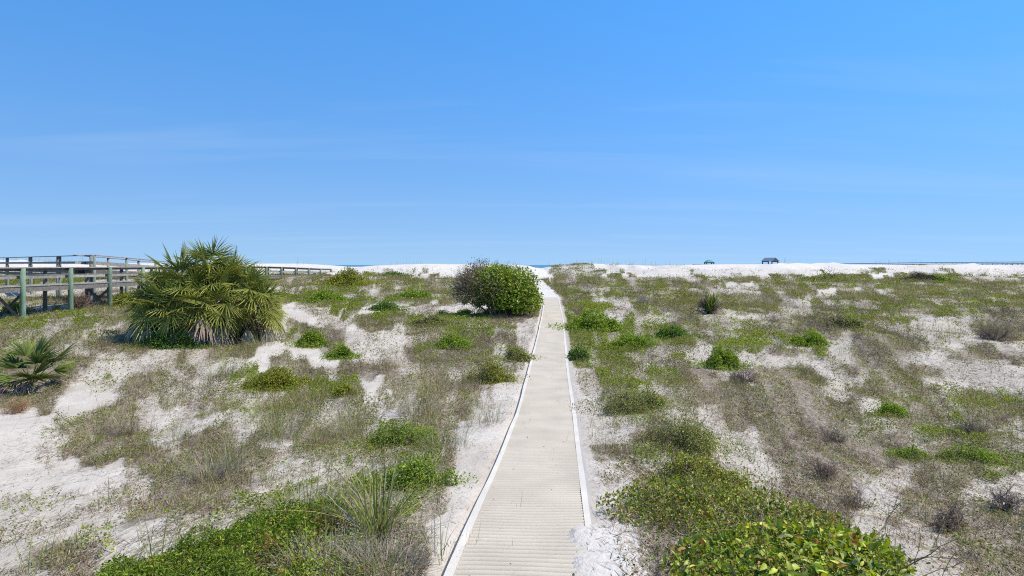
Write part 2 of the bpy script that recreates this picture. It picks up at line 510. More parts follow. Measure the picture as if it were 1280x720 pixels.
xr = spaced(0, .07, 1.035, 420, 8.5)
xs = np.array([-v for v in xr[:0:-1]] + xr)
ys = np.array([-60, -40, -25, -15, -8, -4, -1, 1, 2, 3, 3.6] + spaced(4.0, .06, 1.012, 300, 17))
XX, YY = np.meshgrid(xs, ys)
ZZ = zf(XX, YY)
c = cover(XX, YY, ZZ)
lit = LAYER['litter'][c]
for _ in range(2):
    q = np.pad(lit, 1, mode='edge'); lit = (q[:-2, 1:-1] + q[2:, 1:-1] + q[1:-1, :-2] + q[1:-1, 2:] + 2 * lit) / 6
lit = np.where(YY > 118, .1, np.where(YY > 92, lit * .6, lit))
clean = sstep(82, 92, YY) * (1 - np.clip(lit * 1.5, 0, 1)) + .9 * (np.exp(-((XX - 1.3) / .7) ** 2) * sstep(8.5, 7, YY))
clean = np.clip(clean + (YY > 60) * (np.abs(XX - path_x(YY)) < 1.1), 0, 1)
nx, ny = len(xs), len(ys)
I = (np.arange(ny - 1)[:, None] * nx + np.arange(nx - 1)[None, :]).ravel()
Q = np.stack([I, I + 1, I + nx + 1, I + nx], 1)
V = np.stack([XX.ravel(), YY.ravel(), ZZ.ravel()], 1)
grn = np.array([0, .05, .1, .25, .6, 1.0, 1.0])[c]
q = np.pad(grn, 1, mode='edge'); grn = (q[:-2, 1:-1] + q[2:, 1:-1] + q[1:-1, :-2] + q[1:-1, 2:] + 2 * grn) / 6
lit = np.maximum(lit, grn * .8)
C = np.stack([lit.ravel(), clean.ravel(), grn.ravel()], 1)
tag(mesh_obj('ground', V, Q, sand_material(), C, smooth=True), kind='structure')

sy = np.array([222, 240, 300, 500, 1000, 2500, 6000, 14000, 26000.]); sx = np.array([-26000, -6000, -1500, -400, 0, 400, 1500, 6000, 26000.])
SX, SY = np.meshgrid(sx, sy)
I = (np.arange(8)[:, None] * 9 + np.arange(8)[None, :]).ravel()
tag(mesh_obj('sea', np.stack([SX.ravel(), SY.ravel(), np.full(81, -1.6)], 1), np.stack([I, I + 1, I + 10, I + 9], 1), sea_material(), smooth=True), kind='structure')

M_MAT = mat_material()
# corrugated beach mat: ridges run across it
step = .11 / 8
py = np.arange(3.2, 62.2, step); u = np.linspace(-.655, .655, 15)
PYm, U = np.meshgrid(py, u, indexing='ij')
PXm = path_x(PYm) + U
wob = (vnoise(PYm * .35, U * 0, 71) - .5) * .5
bow = .05 * sstep(9, 5, PYm) * (-(U + .7) ** 2) * .8
amp = .018 * (.75 + .5 * vnoise(PYm * .6, U * 1.5, 72))
ph = (PYm - bow + .012 * (vnoise(PYm * .8, U * 2, 73) - .5) * 4) / .11 * 2 * math.pi
rid = np.abs(np.sin(ph / 2)) ** .75 * 2 - 1
MZ = base_z(PYm) + .05 + amp * rid + .02 * (vnoise(PYm * .9, U * .9, 74) - .5) + .01 * wob
n_u = len(u); n_y = len(py)
I = (np.arange(n_y - 1)[:, None] * n_u + np.arange(n_u - 1)[None, :]).ravel()
rib_shade = (.40 + .60 * sstep(-.95, .2, rid)).ravel()[:, None]          # shade painted into the creases so the ribs read
tint = rib_shade * np.array([.47, .41, .325]) * (1 + .05 * (vnoise(PYm.ravel() * 2, U.ravel() * 3, 75)[:, None] - .5))
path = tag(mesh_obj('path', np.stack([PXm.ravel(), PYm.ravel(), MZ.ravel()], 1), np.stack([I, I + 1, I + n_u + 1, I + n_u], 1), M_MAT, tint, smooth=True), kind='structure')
ey = np.arange(3.2, 62.2, .12)
for sgn in (-1, 1):
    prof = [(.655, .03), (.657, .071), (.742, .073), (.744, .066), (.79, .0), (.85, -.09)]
    wv = (vnoise(ey * .5, ey * 0, 80 + sgn) - .5) * .03
    R = np.stack([np.stack([path_x(ey) + sgn * (a + wv * (a > .72)), ey, base_z(ey) + b + .008 * (vnoise(ey * 2, ey * 0, 83) - .5)], 1) for a, b in prof], 1)
    k = len(prof); I = (np.arange(len(ey) - 1)[:, None] * k + np.arange(k - 1)[None, :]).ravel()
    Qe = np.stack([I, I + 1, I + k + 1, I + k], 1)
    if sgn < 0: Qe = Qe[:, ::-1]
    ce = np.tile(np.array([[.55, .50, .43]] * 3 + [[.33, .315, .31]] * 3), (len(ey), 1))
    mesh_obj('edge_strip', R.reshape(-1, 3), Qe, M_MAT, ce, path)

# ------------------------------------------------------------------ ground cover that nobody could count
# 1 dry litter: fine grey-brown stems lying about
X, Y, Z, cc, s, r = scatter(640, 'litter', seed=2)
n = len(X); s3 = s
ang = r.normal(math.pi / 2, .75, n); Lh = (.05 + .13 * r.random(n)) * s3
D = np.stack([np.cos(ang), np.sin(ang)], 1)
P = np.stack([X, Y, Z + (.004 + .05 * r.random(n) ** 2 * (cc > 1)) * s3], 1)
C = mixcol([(4, (.27, .205, .14)), (3, (.16, .115, .075)), (3, (.38, .31, .23)), (3, (.09, .062, .04)), (1.6, (.42, .35, .22))], n, r)
V, Q, C = blade_mesh(P, D, Lh, (.004 + .004 * r.random(n)) * s3, np.full(n, .97), r.normal(0, .12, n), C, 1, .5, .35 * r.random((n, 1)) * np.where(cc > 1, 1, .4)[:, None])
tag(mesh_obj('plant_litter', V, Q, M_DRY, C), 'fine grey brown dry stems and litter lying over the sand', 'plant litter', kind='stuff')

r = np.random.default_rng(12)
n = 70; Y = 4.6 + 14 * r.random(n) ** 1.5; X = path_x(Y) + r.uniform(-.62, .62, n)
P = np.stack([X, Y, base_z(Y) + .075], 1); A = unit(rand_dirs(n, r) * np.array([1, 1, .15])); Nn = unit(rand_dirs(n, r) * .4 + np.array([0, 0, 1.]))
L_ = .012 + .03 * r.random(n) ** 2
V, Q, C = leaf_mesh(P, A, Nn, L_, L_ * .5, mixcol([(3, (.12, .085, .06)), (1, (.2, .16, .08)), (1, (.09, .1, .04))], n, r))
tag(mesh_obj('leaf_litter', V, Q, M_DRY, C), 'tiny dry leaf scraps blown onto the ribbed path', 'plant litter', kind='stuff')

# 2 wiry standing twigs
X, Y, Z, cc, s, r = scatter(120, 'twig', seed=3)
n = len(X); hh = (.07 + .2 * r.random(n) ** 1.3) * s ** .7
P0 = np.stack([X, Y, Z - .01], 1)
parts = []
for k in range(4):
    d = np.stack([r.normal(0, .75, n), r.normal(0, .75, n), .45 + .6 * r.random(n)], 1)
    P1 = P0 + unit(d) * hh[:, None] * (.6 + .5 * r.random((n, 1)))
    parts.append((P0, P1))
    if k < 2:
        P2 = P1 * .5 + P0 * .5
        d2 = unit(np.stack([r.normal(0, 1, n), r.normal(0, 1, n), .6 * r.random(n)], 1))
        parts.append((P2, P2 + d2 * hh[:, None] * .5))
A0 = np.concatenate([p[0] for p in parts]); A1 = np.concatenate([p[1] for p in parts]); rr = np.tile(.0022 * s, len(parts))
C = np.tile(mixcol([(4, (.22, .16, .115)), (3, (.30, .23, .17)), (2, (.13, .085, .06)), (1.5, (.20, .18, .07))], n, r), (len(parts), 1))
V, Q, C = stick_mesh(A0, A1, rr, rr * .5, C)
tag(mesh_obj('dry_undergrowth', V, Q, M_DRY, C), 'brown wiry leafless undergrowth in patches on the sand', 'undergrowth', kind='stuff')

# 3 grass
X, Y, Z, cc, s, r = scatter(420, 'grass', seed=4)
n = len(X)
tall = .6 + .9 * vnoise(X / 1.2, Y / 1.2, 91)
Lh = (.10 + .26 * r.random(n)) * tall * s ** .62 * np.where(Y > 94, .45, 1)
ang = r.random(n) * 2 * math.pi; D = np.stack([np.cos(ang), np.sin(ang)], 1)
green = sstep(.35, .65, fbm(X / 2.5, Y / 4, 92, 2))
C1 = mixcol([(3, (.15, .175, .05)), (2, (.19, .205, .07)), (2, (.12, .14, .04)), (1, (.27, .25, .10))], n, r)
C2 = mixcol([(3, (.36, .28, .14)), (3, (.26, .20, .105)), (2, (.44, .36, .21)), (2, (.22, .20, .07))], n, r)
pick = (r.random(n) < .30 + .5 * green)[:, None]
C = np.where(pick, C1, C2)
P = np.stack([X, Y, Z - .01], 1)
V, Q, C = blade_mesh(P, D, Lh, (.0035 + .004 * r.random(n)) * s, .1 + .6 * r.random(n) ** 1.2, .45 * r.random(n), C, 3)
tag(mesh_obj('dune_grass', V, Q, M_GRASS, C), 'sparse tan and green grass growing through the dune scrub', 'grass', kind='stuff')

# 4 olive scrub and 5 green creepers: small leaves on low mounds
for layer, dens, name, lab, cat_, pal in (
        ('scrub', 900, 'scrub_leaves', 'low olive and brown dune scrub spread across the sand', 'scrub',
         [(4, (.18, .19, .04)), (3, (.22, .20, .06)), (2, (.12, .135, .03)), (2, (.28, .21, .095)), (1, (.22, .135, .06)), (2, (.20, .25, .035))]),
        ('green', 980, 'green_creepers', 'bright green creeping ground cover in patches between bare sand', 'ground cover',
         [(5, (.20, .265, .026)), (3, (.27, .31, .035)), (3, (.14, .20, .022)), (1.6, (.30, .29, .04)), (.5, (.27, .13, .04)), (1, (.09, .13, .025))])):
    X, Y, Z, cc, s, r = scatter(dens, layer, seed=5 if layer == 'scrub' else 6)
    n = len(X)
    mh = np.clip(fbm(X / 1.1, Y / 1.5, 95, 2) * 1.5 - .35, .08, 1)
    hmax = np.array([.03, .06, .16, .24, .32, .24, .36])[cc] * mh * s ** .55 * np.where(Y > 92, .45, 1) * sstep(.6, 2.5, np.abs(X - path_x(Y)))
    zz = Z + hmax * r.random(n) ** .6
    P = np.stack([X, Y, zz], 1)
    A = unit(rand_dirs(n, r) * np.array([1, 1, .55]) + np.array([0, 0, .28])); Nn = unit(rand_dirs(n, r) * .9 + np.array([0, 0, 1.0]))
    ll = (.022 + .024 * r.random(n)) * s * (1.0 if layer == 'green' else .9)
    C = mixcol(pal, n, r)
    pt = .78 + .44 * fbm(X / 1.6, Y / 2.2, 97, 2)
    C = C * pt[:, None]
    V, Q, C = leaf_mesh(P, A, Nn, ll, ll * (.5 + .2 * r.random(n)), C)
    tag(mesh_obj(name, V, Q, M_LEAF, C), lab, cat_, kind='stuff')


# ------------------------------------------------------------------ plants that stand out
def lumpy(dirs, r, k=9, amp=.28):
    """radius factor of a lumpy dome for unit directions"""
    cs = rand_dirs(k, r); cs[:, 2] = np.abs(cs[:, 2]) * .8; cs = unit(cs)
    d = dirs @ cs.T
    return .80 + amp * np.max(np.clip((d - .62) / .38, 0, 1) * (.6 + .4 * r.random(k)), 1)


def sticks_obj(name, segs, col, mat, parent, r, n=4):
    P0 = np.array([s_[0] for s_ in segs]); P1 = np.array([s_[1] for s_ in segs])
    R0 = np.array([s_[2] for s_ in segs]); R1 = np.array([s_[3] for s_ in segs])
    C = np.array([col]) * (1 + .2 * r.normal(size=(len(segs), 1)))
    V, Q, C = stick_mesh(P0, P1, R0, R1, np.clip(C, .01, .9), n)
    return mesh_obj(name, V, Q, mat, C, parent)


def grow(segs, p, d, L, rad, lev, r, spread=.6, kids=3, wig=.25, up=.1):
    q = p; m = 3
    for i in range(m):
        d = unit(d + r.normal(0, wig, 3) + np.array([0, 0, up]))
        e = q + d * L / m
        segs.append((q, e, rad * (1 - .25 * i / m), rad * (1 - .25 * (i + 1) / m))); q = e
        if lev > 0 and i > 0:
            for _ in range(kids if i == m - 1 else max(1, kids - 1)):
                grow(segs, q, unit(d + r.normal(0, spread, 3)), L * (.5 + .25 * r.random()), rad * .58, lev - 1, r, spread, kids, wig, up)


G_BRIGHT = [(5, (.145, .215, .020)), (3, (.20, .26, .028)), (2, (.10, .165, .018)), (1, (.07, .11, .015)), (.6, (.28, .27, .04))]
G_BRIGHT = [(w_, tuple(v * 1.28 for v in c_)) for w_, c_ in G_BRIGHT]
G_BRIGHT = [(w_, tuple(v * 1.08 for v in c_)) for w_, c_ in G_BRIGHT]
G_YELLOW = [(4, (.19, .22, .022)), (3, (.25, .25, .03)), (2, (.12, .15, .02)), (1, (.30, .27, .04)), (.7, (.20, .12, .04))]
G_YELLOW = [(w_, tuple(v * 1.25 for v in c_)) for w_, c_ in G_YELLOW]
G_OLIVE = [(4, (.12, .145, .03)), (3, (.16, .165, .04)), (2, (.08, .10, .022)), (1.2, (.20, .15, .07))]
G_OLIVE = [(w_, tuple(v * 1.35 for v in c_)) for w_, c_ in G_OLIVE]
G_OLIVE = [(w_, tuple(v * 1.4 for v in c_)) for w_, c_ in G_OLIVE]
G_DEEP = [(4, (.065, .12, .018)), (3, (.10, .165, .02)), (2, (.045, .08, .014)), (1, (.15, .20, .03))]
G_DEEP = [(w_, tuple(v * 1.35 for v in c_)) for w_, c_ in G_DEEP]
G_DEEP = [(w_, tuple(v * 1.15 for v in c_)) for w_, c_ in G_DEEP]
bush_n = 0


def bush(px, py, wpx, hpx, label, pal=G_BRIGHT, leaf=.04, depth=.8, dens=3.2, brown=.0, group='low green dune shrubs', name='dune_shrub', mat=None, flat=.55):
    global bush_n
    bush_n += 1
    r = np.random.default_rng(100 + bush_n)
    x, y, z = at(px, py)
    w = wpx * y / F; h = hpx * y / F * .85; w *= 1.08
    y += w * depth * .35
    z = float(zf(x, y))
    o = thing(name, label, 'shrub', (x, y, z - .03), group)
    a, b, c_ = w / 2, w * depth / 2, h
    ls = leaf * float(scale_at(y)) ** .9
    n = int(dens * 2 * math.pi * ((a * b + a * c_ + b * c_) / 3) / (ls * ls * .42)); n = min(max(n, 350), 16000)
    K = int(10 + 6 * r.random())
    q = np.sqrt(r.random(K)) * .86; t = r.random(K) * 6.283
    q[0] = .1
    kc = np.stack([q * np.cos(t) * a, q * np.sin(t) * b, np.zeros(K)], 1)
    kr = (.26 + .26 * r.random(K)) * (1.1 - .55 * q)
    kh = c_ * np.sqrt(np.maximum(.08, 1 - q ** 2)) * (.62 + .38 * r.random(K))
    kh[0] = c_
    pr = kr * (kh / c_ + .2); idx = r.choice(K, n, p=pr / pr.sum())
    d = rand_dirs(n, r); d[:, 2] = np.abs(d[:, 2]); d = unit(d)
    R = (.62 + .45 * r.random(n) ** .55)
    P = kc[idx] + d * R[:, None] * np.stack([kr[idx] * a * 1.15, kr[idx] * b * 1.15, kh[idx]], 1)
    sc_ = r.random(n) < .24                                    # straggling shoots around the foot
    q = .6 + 1.05 * r.random(n) ** 1.4; t = r.random(n) * 6.283
    P[sc_] = np.stack([q * np.cos(t) * a, q * np.sin(t) * b, .22 * c_ * r.random(n)], 1)[sc_]
    P += r.normal(0, .35 * ls, (n, 3))
    Nn = unit(d * .9 + rand_dirs(n, r) * .75 + np.array([0, 0, .55]))
    A = unit(rand_dirs(n, r) + d * .45)
    C = mixcol(pal, n, r)
    if brown:
        k = r.random(n) < brown * np.clip(.5 - P[:, 0] / a + .4 * r.normal(size=n), 0, 1)
        C[k] = mixcol([(2, (.20, .15, .10)), (2, (.14, .10, .07)), (1, (.24, .19, .13))], int(k.sum()), r)
    L = ls * (.7 + .6 * r.random(n))
    V, Q, Cc = leaf_mesh(P, A, Nn, L, L * flat * (.85 + .3 * r.random(n)), C)
    mesh_obj('foliage', V, Q, mat or M_LEAF, Cc, o)
    segs = []
    for _ in range(7):
        t = r.random() * 2 * math.pi
        grow(segs, np.zeros(3), unit(np.array([a * math.cos(t), b * math.sin(t), c_ * .7 + .05])), max(a, c_) * .42, .008 + .004 * w, 1, r, .7, 2)
    sticks_obj('stems', segs, (.12, .09, .065), M_BARK, o, r)
    return o


bush(432, 357, 52, 25, 'yellow green rounded shrub at the far end of the boardwalk railing', G_YELLOW, .055)
bush(742, 414, 66, 29, 'wide bright green mound right beside the far stretch of the mat path', G_BRIGHT, .05)
bush(906, 462, 48, 35, 'compact round bright green shrub standing alone on open sand right of the path', G_BRIGHT, .042)
bush(795, 438, 60, 24, 'low spreading bright green shrub on the slope below a second green mound', G_BRIGHT, .042)
bush(848, 424, 46, 20, 'small deep green mound touching the upper side of a low spreading shrub', G_DEEP, .045)
bush(385, 434, 38, 25, 'bright green tuft of leaves on sand just right of the big palm clump', G_BRIGHT, .042)
bush(425, 449, 31, 22, 'small round green bush by itself on the sandy patch right of the palm', G_BRIGHT, .04)
bush(336, 488, 76, 29, 'broad flat yellow green shrub in dry grass below the palm clump', G_YELLOW, .036)
bush(565, 436, 44, 22, 'low green shrub on the sand directly below the large roundish shrub', G_BRIGHT, .04)
bush(432, 495, 34, 17, 'little yellow green cushion among grass right of the broad flat shrub', G_YELLOW, .034)
bush(1019, 433, 42, 22, 'bright green cushion shrub in the brown scrub of the right slope', G_BRIGHT, .042)
bush(612, 480, 62, 36, 'sparse yellow tinged scrubby bush close to the left edge of the path', G_YELLOW, .034, dens=1.7, brown=.5)
bush(645, 452, 46, 22, 'thin olive scrub bush on the path edge behind the yellow tinged one', G_OLIVE, .036, dens=1.8, brown=.3)
bush(8, 392, 26, 20, 'green shrub in the shade beneath the boardwalk deck', G_BRIGHT, .05)
bush(147, 386, 38, 24, 'yellow green shrub leaning against the boardwalk beside the palm clump', G_YELLOW, .05)
bush(123, 349, 40, 8, 'green bank of shrubs seen between the boardwalk rails', G_DEEP, .06)
bush(724, 451, 24, 25, 'dark green leafy tussock hugging the right rim of the mat path', G_DEEP, .045)
bush(481, 389, 34, 17, 'dark green shrub in the scrub belt left of the large roundish shrub', G_DEEP, .05)
bush(400, 379, 52, 17, 'long low green shrub behind the sand patch right of the palm', G_BRIGHT, .05)
bush(515, 375, 48, 14, 'flat green shrub far back in the scrub belt towards the dune', G_BRIGHT, .055)
bush(540, 408, 50, 16, 'straggling green and brown shrub along the sandy bank below the scrub belt', G_OLIVE, .045, brown=.5)
bush(1157, 352, 40, 11, 'dark grey brown hummock shrub near the foot of the right dune', [(3, (.075, .07, .045)), (2, (.11, .095, .07)), (1, (.08, .09, .03))], .07)
bush(1182, 354, 34, 10, 'green hummock shrub joined to the dark one by the right dune', G_BRIGHT, .07)
bush(492, 346, 30, 7, 'small dark shrub on the white face of the left dune', G_DEEP, .07)
bush(1122, 522, 38, 20, 'fresh green leafy plant bright against grey twigs on the right slope', G_BRIGHT, .034)
bush(1150, 578, 60, 16, 'low bright green runner plant lying along the grey scrub', G_BRIGHT, .03, dens=1.8)
bush(1230, 582, 70, 26, 'wide patchy green creeper near the right side of the slope', G_BRIGHT, .03, dens=1.6, brown=.2)
bush(1060, 412, 50, 18, 'olive shrub with a reddish brown side in the middle of the right slope', G_OLIVE, .045, brown=.8)
bush(1040, 352, 60, 8, 'pale olive shrub strip at the base of the white dune face', G_OLIVE, .07)
bush(800, 640, 34, 16, 'tiny sprig of green weeds on the sand beside the path edge', G_DEEP, .026, dens=.9, name='sand_weed', group='small weeds on the sand')
bush(858, 566, 96, 44, 'mixed green and rusty bush on the ridge right of the path', G_OLIVE, .034, dens=1.8, brown=.5)
bush(866, 612, 130, 46, 'leafy yellow green vine bush spilling down the ridge toward the path', G_YELLOW, .036, dens=1.7, brown=.4, mat=M_GLOSS)
bush(800, 515, 96, 32, 'dense green brown bush at the top of the sandy strip by the path', G_OLIVE, .034, dens=1.7, brown=.45)
bush(500, 560, 86, 40, 'mixed green and yellow leafy mound behind the tall grass tuft left of the path', G_BRIGHT, .032, dens=1.6, brown=.3)
bush(520, 612, 90, 50, 'bright leafy bush right behind the tallest grass tuft by the path', G_BRIGHT, .04, dens=1.7)

# the big leaved vine in the right foreground
r = np.random.default_rng(31)
vx, vy = 2.85, 5.95; vz = float(zf(vx, vy))
vine = thing('broadleaf_vine', 'large glossy green vine with broad leaves heaped in the right foreground', 'vine', (vx, vy, vz))
n = 5200
d = rand_dirs(n, r); d[:, 2] = np.abs(d[:, 2]); R = (lumpy(d, r, 20, .5) - .08) * (1 - .5 * r.random(n) ** 1.6)
P = d * R[:, None] * np.array([1.18, .95, .27])
Nn = unit(d * .5 + rand_dirs(n, r) * .85 + np.array([0, 0, .5])); A = unit(rand_dirs(n, r) * np.array([1, 1, .8]) + d * .4 + np.array([0, -.15, 0]))
L = .045 + .085 * r.random(n) ** 1.5
C = mixcol([(4, (.20, .26, .022)), (3, (.28, .33, .03)), (2.5, (.10, .15, .018)), (2.5, (.37, .37, .045)), (.5, (.28, .14, .04)), (.5, (.34, .27, .09))], n, r)
V, Q, C = arched_leaf_mesh(P, A, Nn, L, L * (.30 + .22 * r.random(n)), C, .1 + .9 * r.random(n))
mesh_obj('foliage', V, Q, M_GLOSS, C, vine, smooth=True)
segs = []
for _ in range(26):
    t = r.random() * 6.28; grow(segs, np.array([.5 * math.cos(t), .4 * math.sin(t), .05]), unit(np.array([math.cos(t), math.sin(t), .12 + .15 * r.random()])), .55, .006, 1, r, .5, 2)
sticks_obj('stems', segs, (.20, .16, .10), M_BARK, vine, r)

# scrubby vine behind it with smaller leaves
r = np.random.default_rng(32)
vx, vy = 2.7, 7.6; vz = float(zf(vx, vy))
vine = thing('scrub_vine', 'tangled small leaved vine scrub just behind the broad leaved vine', 'vine', (vx, vy, vz))
n = 9000
d = rand_dirs(n, r); d[:, 2] = np.abs(d[:, 2]); R = lumpy(d, r, 16, .35) * (1 - .5 * r.random(n) ** 1.6)
P = d * R[:, None] * np.array([1.25, 1.35, .34]); P[:, 0] -= P[:, 1] * .5
Nn = unit(d * .5 + rand_dirs(n, r) * .8 + np.array([0, 0, .6])); A = unit(rand_dirs(n, r) + np.array([0, 0, .3]))
L = .026 + .04 * r.random(n)
C = mixcol([(4, (.20, .25, .028)), (3, (.27, .29, .04)), (2, (.11, .15, .022)), (1.5, (.26, .19, .08)), (1.5, (.34, .32, .05)), (.5, (.27, .12, .04))], n, r)
V, Q, C = leaf_mesh(P, A, Nn, L, L * .55, C)
mesh_obj('foliage', V, Q, M_GLOSS, C, vine)
segs = []
for _ in range(40):
    t = r.random() * 6.28; q = math.sqrt(r.random())
    grow(segs, np.array([q * 1.0 * math.cos(t), q * .8 * math.sin(t), .02]), unit(np.array([math.cos(t), math.sin(t), .3])), .36, .004, 1, r, .7, 2)
sticks_obj('stems', segs, (.22, .17, .13), M_BARK, vine, r)

# fine-leaved green mat in the left foreground
r = np.random.default_rng(33)
mx_, my_ = -3.0, 6.9; mz = float(zf(mx_, my_))
mat_ = thing('creeping_mat', 'dense fine leaved bright green mat plant spreading in the left foreground', 'ground cover plant', (mx_, my_, mz))
n = 42000
poly = np.array([(-3.95, 5.2), (-4.05, 6.2), (-3.7, 6.9), (-3.35, 7.9), (-2.75, 8.7), (-2.1, 8.5), (-2.05, 7.2), (-2.3, 5.2)])
pts = np.stack([r.uniform(-4.3, -1.9, n), r.uniform(5.1, 9.0, n)], 1)
pts_j = pts + (np.stack([fbm(pts[:, 0] * 2.2, pts[:, 1] * 2.2, 5, 3), fbm(pts[:, 0] * 2.2, pts[:, 1] * 2.2, 6, 3)], 1) - .5) * .8
ins = np.zeros(n, bool); ed = np.full(n, 9.0)
for i in range(len(poly)):
    a, b = poly[i], poly[(i + 1) % len(poly)]
    cond = ((a[1] > pts_j[:, 1]) != (b[1] > pts_j[:, 1])) & (pts_j[:, 0] < (b[0] - a[0]) * (pts_j[:, 1] - a[1]) / (b[1] - a[1] + 1e-9) + a[0])
    ins ^= cond
    ab = b - a; t = np.clip(((pts_j - a) @ ab) / (ab @ ab), 0, 1); ed = np.minimum(ed, np.linalg.norm(pts_j - a - t[:, None] * ab, axis=1))
pts = pts[ins]; ed = ed[ins]; n = len(pts)
hh = (.04 + .26 * sstep(0, .5, ed)) * (.15 + 1.3 * fbm(pts[:, 0] * 3.4, pts[:, 1] * 3.4, 8, 2)) * np.sqrt(r.random(n))
P = np.stack([pts[:, 0], pts[:, 1], zf(pts[:, 0], pts[:, 1]) + hh], 1) - np.array([mx_, my_, mz])
A = unit(rand_dirs(n, r) * np.array([1, 1, .6]) + np.array([0, 0, .55])); Nn = unit(rand_dirs(n, r) + np.array([0, 0, .8]))
L = .03 + .03 * r.random(n)
C = mixcol([(5, (.145, .215, .020)), (3, (.20, .27, .025)), (2, (.09, .145, .016)), (1.3, (.28, .29, .04)), (.6, (.22, .18, .09))], n, r)
rust = fbm(pts[:, 0] * 1.7, pts[:, 1] * 1.7, 12, 2) > .60
k = rust & (r.random(n) < .45); C[k] = mixcol([(2, (.26, .12, .035)), (1, (.32, .22, .05)), (1, (.2, .16, .08))], int(k.sum()), r)
V, Q, C = leaf_mesh(P, A, Nn, L, L * .3, C)
mesh_obj('foliage', V, Q, M_LEAF, C, mat_)


# ---- grass tufts
tuft_n = 0


def tuft(px, py, hpx, label, n=70, dry=.5, width=.006, spread=.12, lean=.55, group='clumps of dune grass'):
    global tuft_n
    tuft_n += 1
    r = np.random.default_rng(300 + tuft_n)
    x, y, z = at(px, py); h = hpx * y / F
    o = thing('grass_tuft', label, 'grass clump', (x, y, float(zf(x, y)) - .01), group)

    def blades(k, hs, pal, nm, lo, hi, dr):
        q = np.sqrt(r.random(k)); t = r.random(k) * 6.283
        P = np.stack([q * np.cos(t) * spread * h * 1.6, q * np.sin(t) * spread * h * 1.6, np.zeros(k)], 1)
        t2 = t + r.normal(0, .6, k); D = np.stack([np.cos(t2), np.sin(t2)], 1)
        L = h * hs * (.45 + .65 * r.random(k)); C = mixcol(pal, k, r)
        V, Q, C = blade_mesh(P, D, L, width * (.7 + .6 * r.random(k)) * float(scale_at(y)), lo + (hi - lo) * r.random(k), dr * r.random(k), C, 5, .1)
        mesh_obj(nm, V, Q, M_GRASS, C, o)
    blades(int(n * (1 - dry)) + 5, 1.05, [(3, (.19, .235, .060)), (2, (.26, .29, .10)), (1, (.13, .17, .04)), (1, (.31, .30, .10))], 'green_blades', .02, lean, .5)
    if dry > 0:
        blades(int(n * dry * 1.6), .75, [(3, (.30, .25, .19)), (2, (.22, .18, .14)), (2, (.38, .34, .28))], 'dry_blades', .35, .92, .5)
    return o


tuft(155, 545, 52, 'grass clump with thick brown thatch on open sand at the left', 120, .65)
tuft(118, 558, 40, 'thin spiky grass clump at the edge of the thatch on open sand', 34, .3)
tuft(180, 562, 30, 'short grass clump growing at the front of the brown thatch', 60, .5)
tuft(222, 552, 48, 'upright grass clump between the thatch and the grey mound', 46, .4)
tuft(262, 600, 58, 'grey dry grass mound left of the bright green mat plant', 220, .85, .007, .22)
tuft(290, 590, 62, 'tall green bladed clump rising from the grey dry mound', 70, .3)
tuft(335, 602, 36, 'sparse grass on the sand just above the bright green mat', 28, .3)
tuft(470, 668, 112, 'tallest broad bladed grass tuft left of the path in the foreground', 95, .25, .02, .1, .7)
tuft(392, 655, 84, 'long arching grass tuft growing out of the green mat edge', 170, .45, .010, .3, .85)
tuft(405, 712, 60, 'tangle of dry arching grass at the bottom beside the green mat', 340, .75, .008, .55, .92)
tuft(480, 715, 60, 'straw coloured dry tuft at the bottom nearest the sand strip', 340, .85, .008, .5, .92)
tuft(345, 548, 60, 'dense tangled grass mound in the middle of the left slope', 200, .6, .007, .3)
tuft(560, 560, 56, 'wispy grass clump beside the sandy strip left of the path', 120, .55, .006, .3)
tuft(520, 520, 48, 'grey green grass clump in the upper grass bank left of the path', 130, .5, .006, .3)
tuft(605, 530, 44, 'olive grass clump nearest the path in the upper grass bank', 110, .5, .006, .3)
tuft(440, 545, 52, 'feathery grass clump over a sandy hollow in the left slope', 130, .55, .006, .3)
tuft(45, 715, 62, 'slim green grass shoots on sand in the lower left corner', 14, .1, .008, .2, .4)
tuft(128, 636, 38, 'few lone green shoots on bare sand at the left', 8, .1, .008, .2, .5)
tuft(255, 640, 34, 'short shoots in brown litter just above the green mat', 14, .4, .007, .3, .6)
tuft(585, 690, 36, 'small green weed with thin stems on the sand strip by the path', 14, .3, .006, .2, .6)
tuft(550, 700, 72, 'dark slender stems at the grass edge of the sand strip', 16, .2, .007, .15, .4)
tuft(280, 470, 34, 'grey green grass clump on sand left of the broad flat shrub', 120, .5, .006, .35)
tuft(325, 432, 28, 'pale grass clump at the right foot of the palm', 120, .55, .006, .4)
tuft(125, 430, 30, 'tan grass clump between the small palmetto and the palm clump', 140, .7, .006, .4)
tuft(195, 702, 90, 'few tall blades sticking up through the bright green mat', 7, .0, .008, .1, .3)


# ---- leafless twiggy shrubs
twig_n = 0


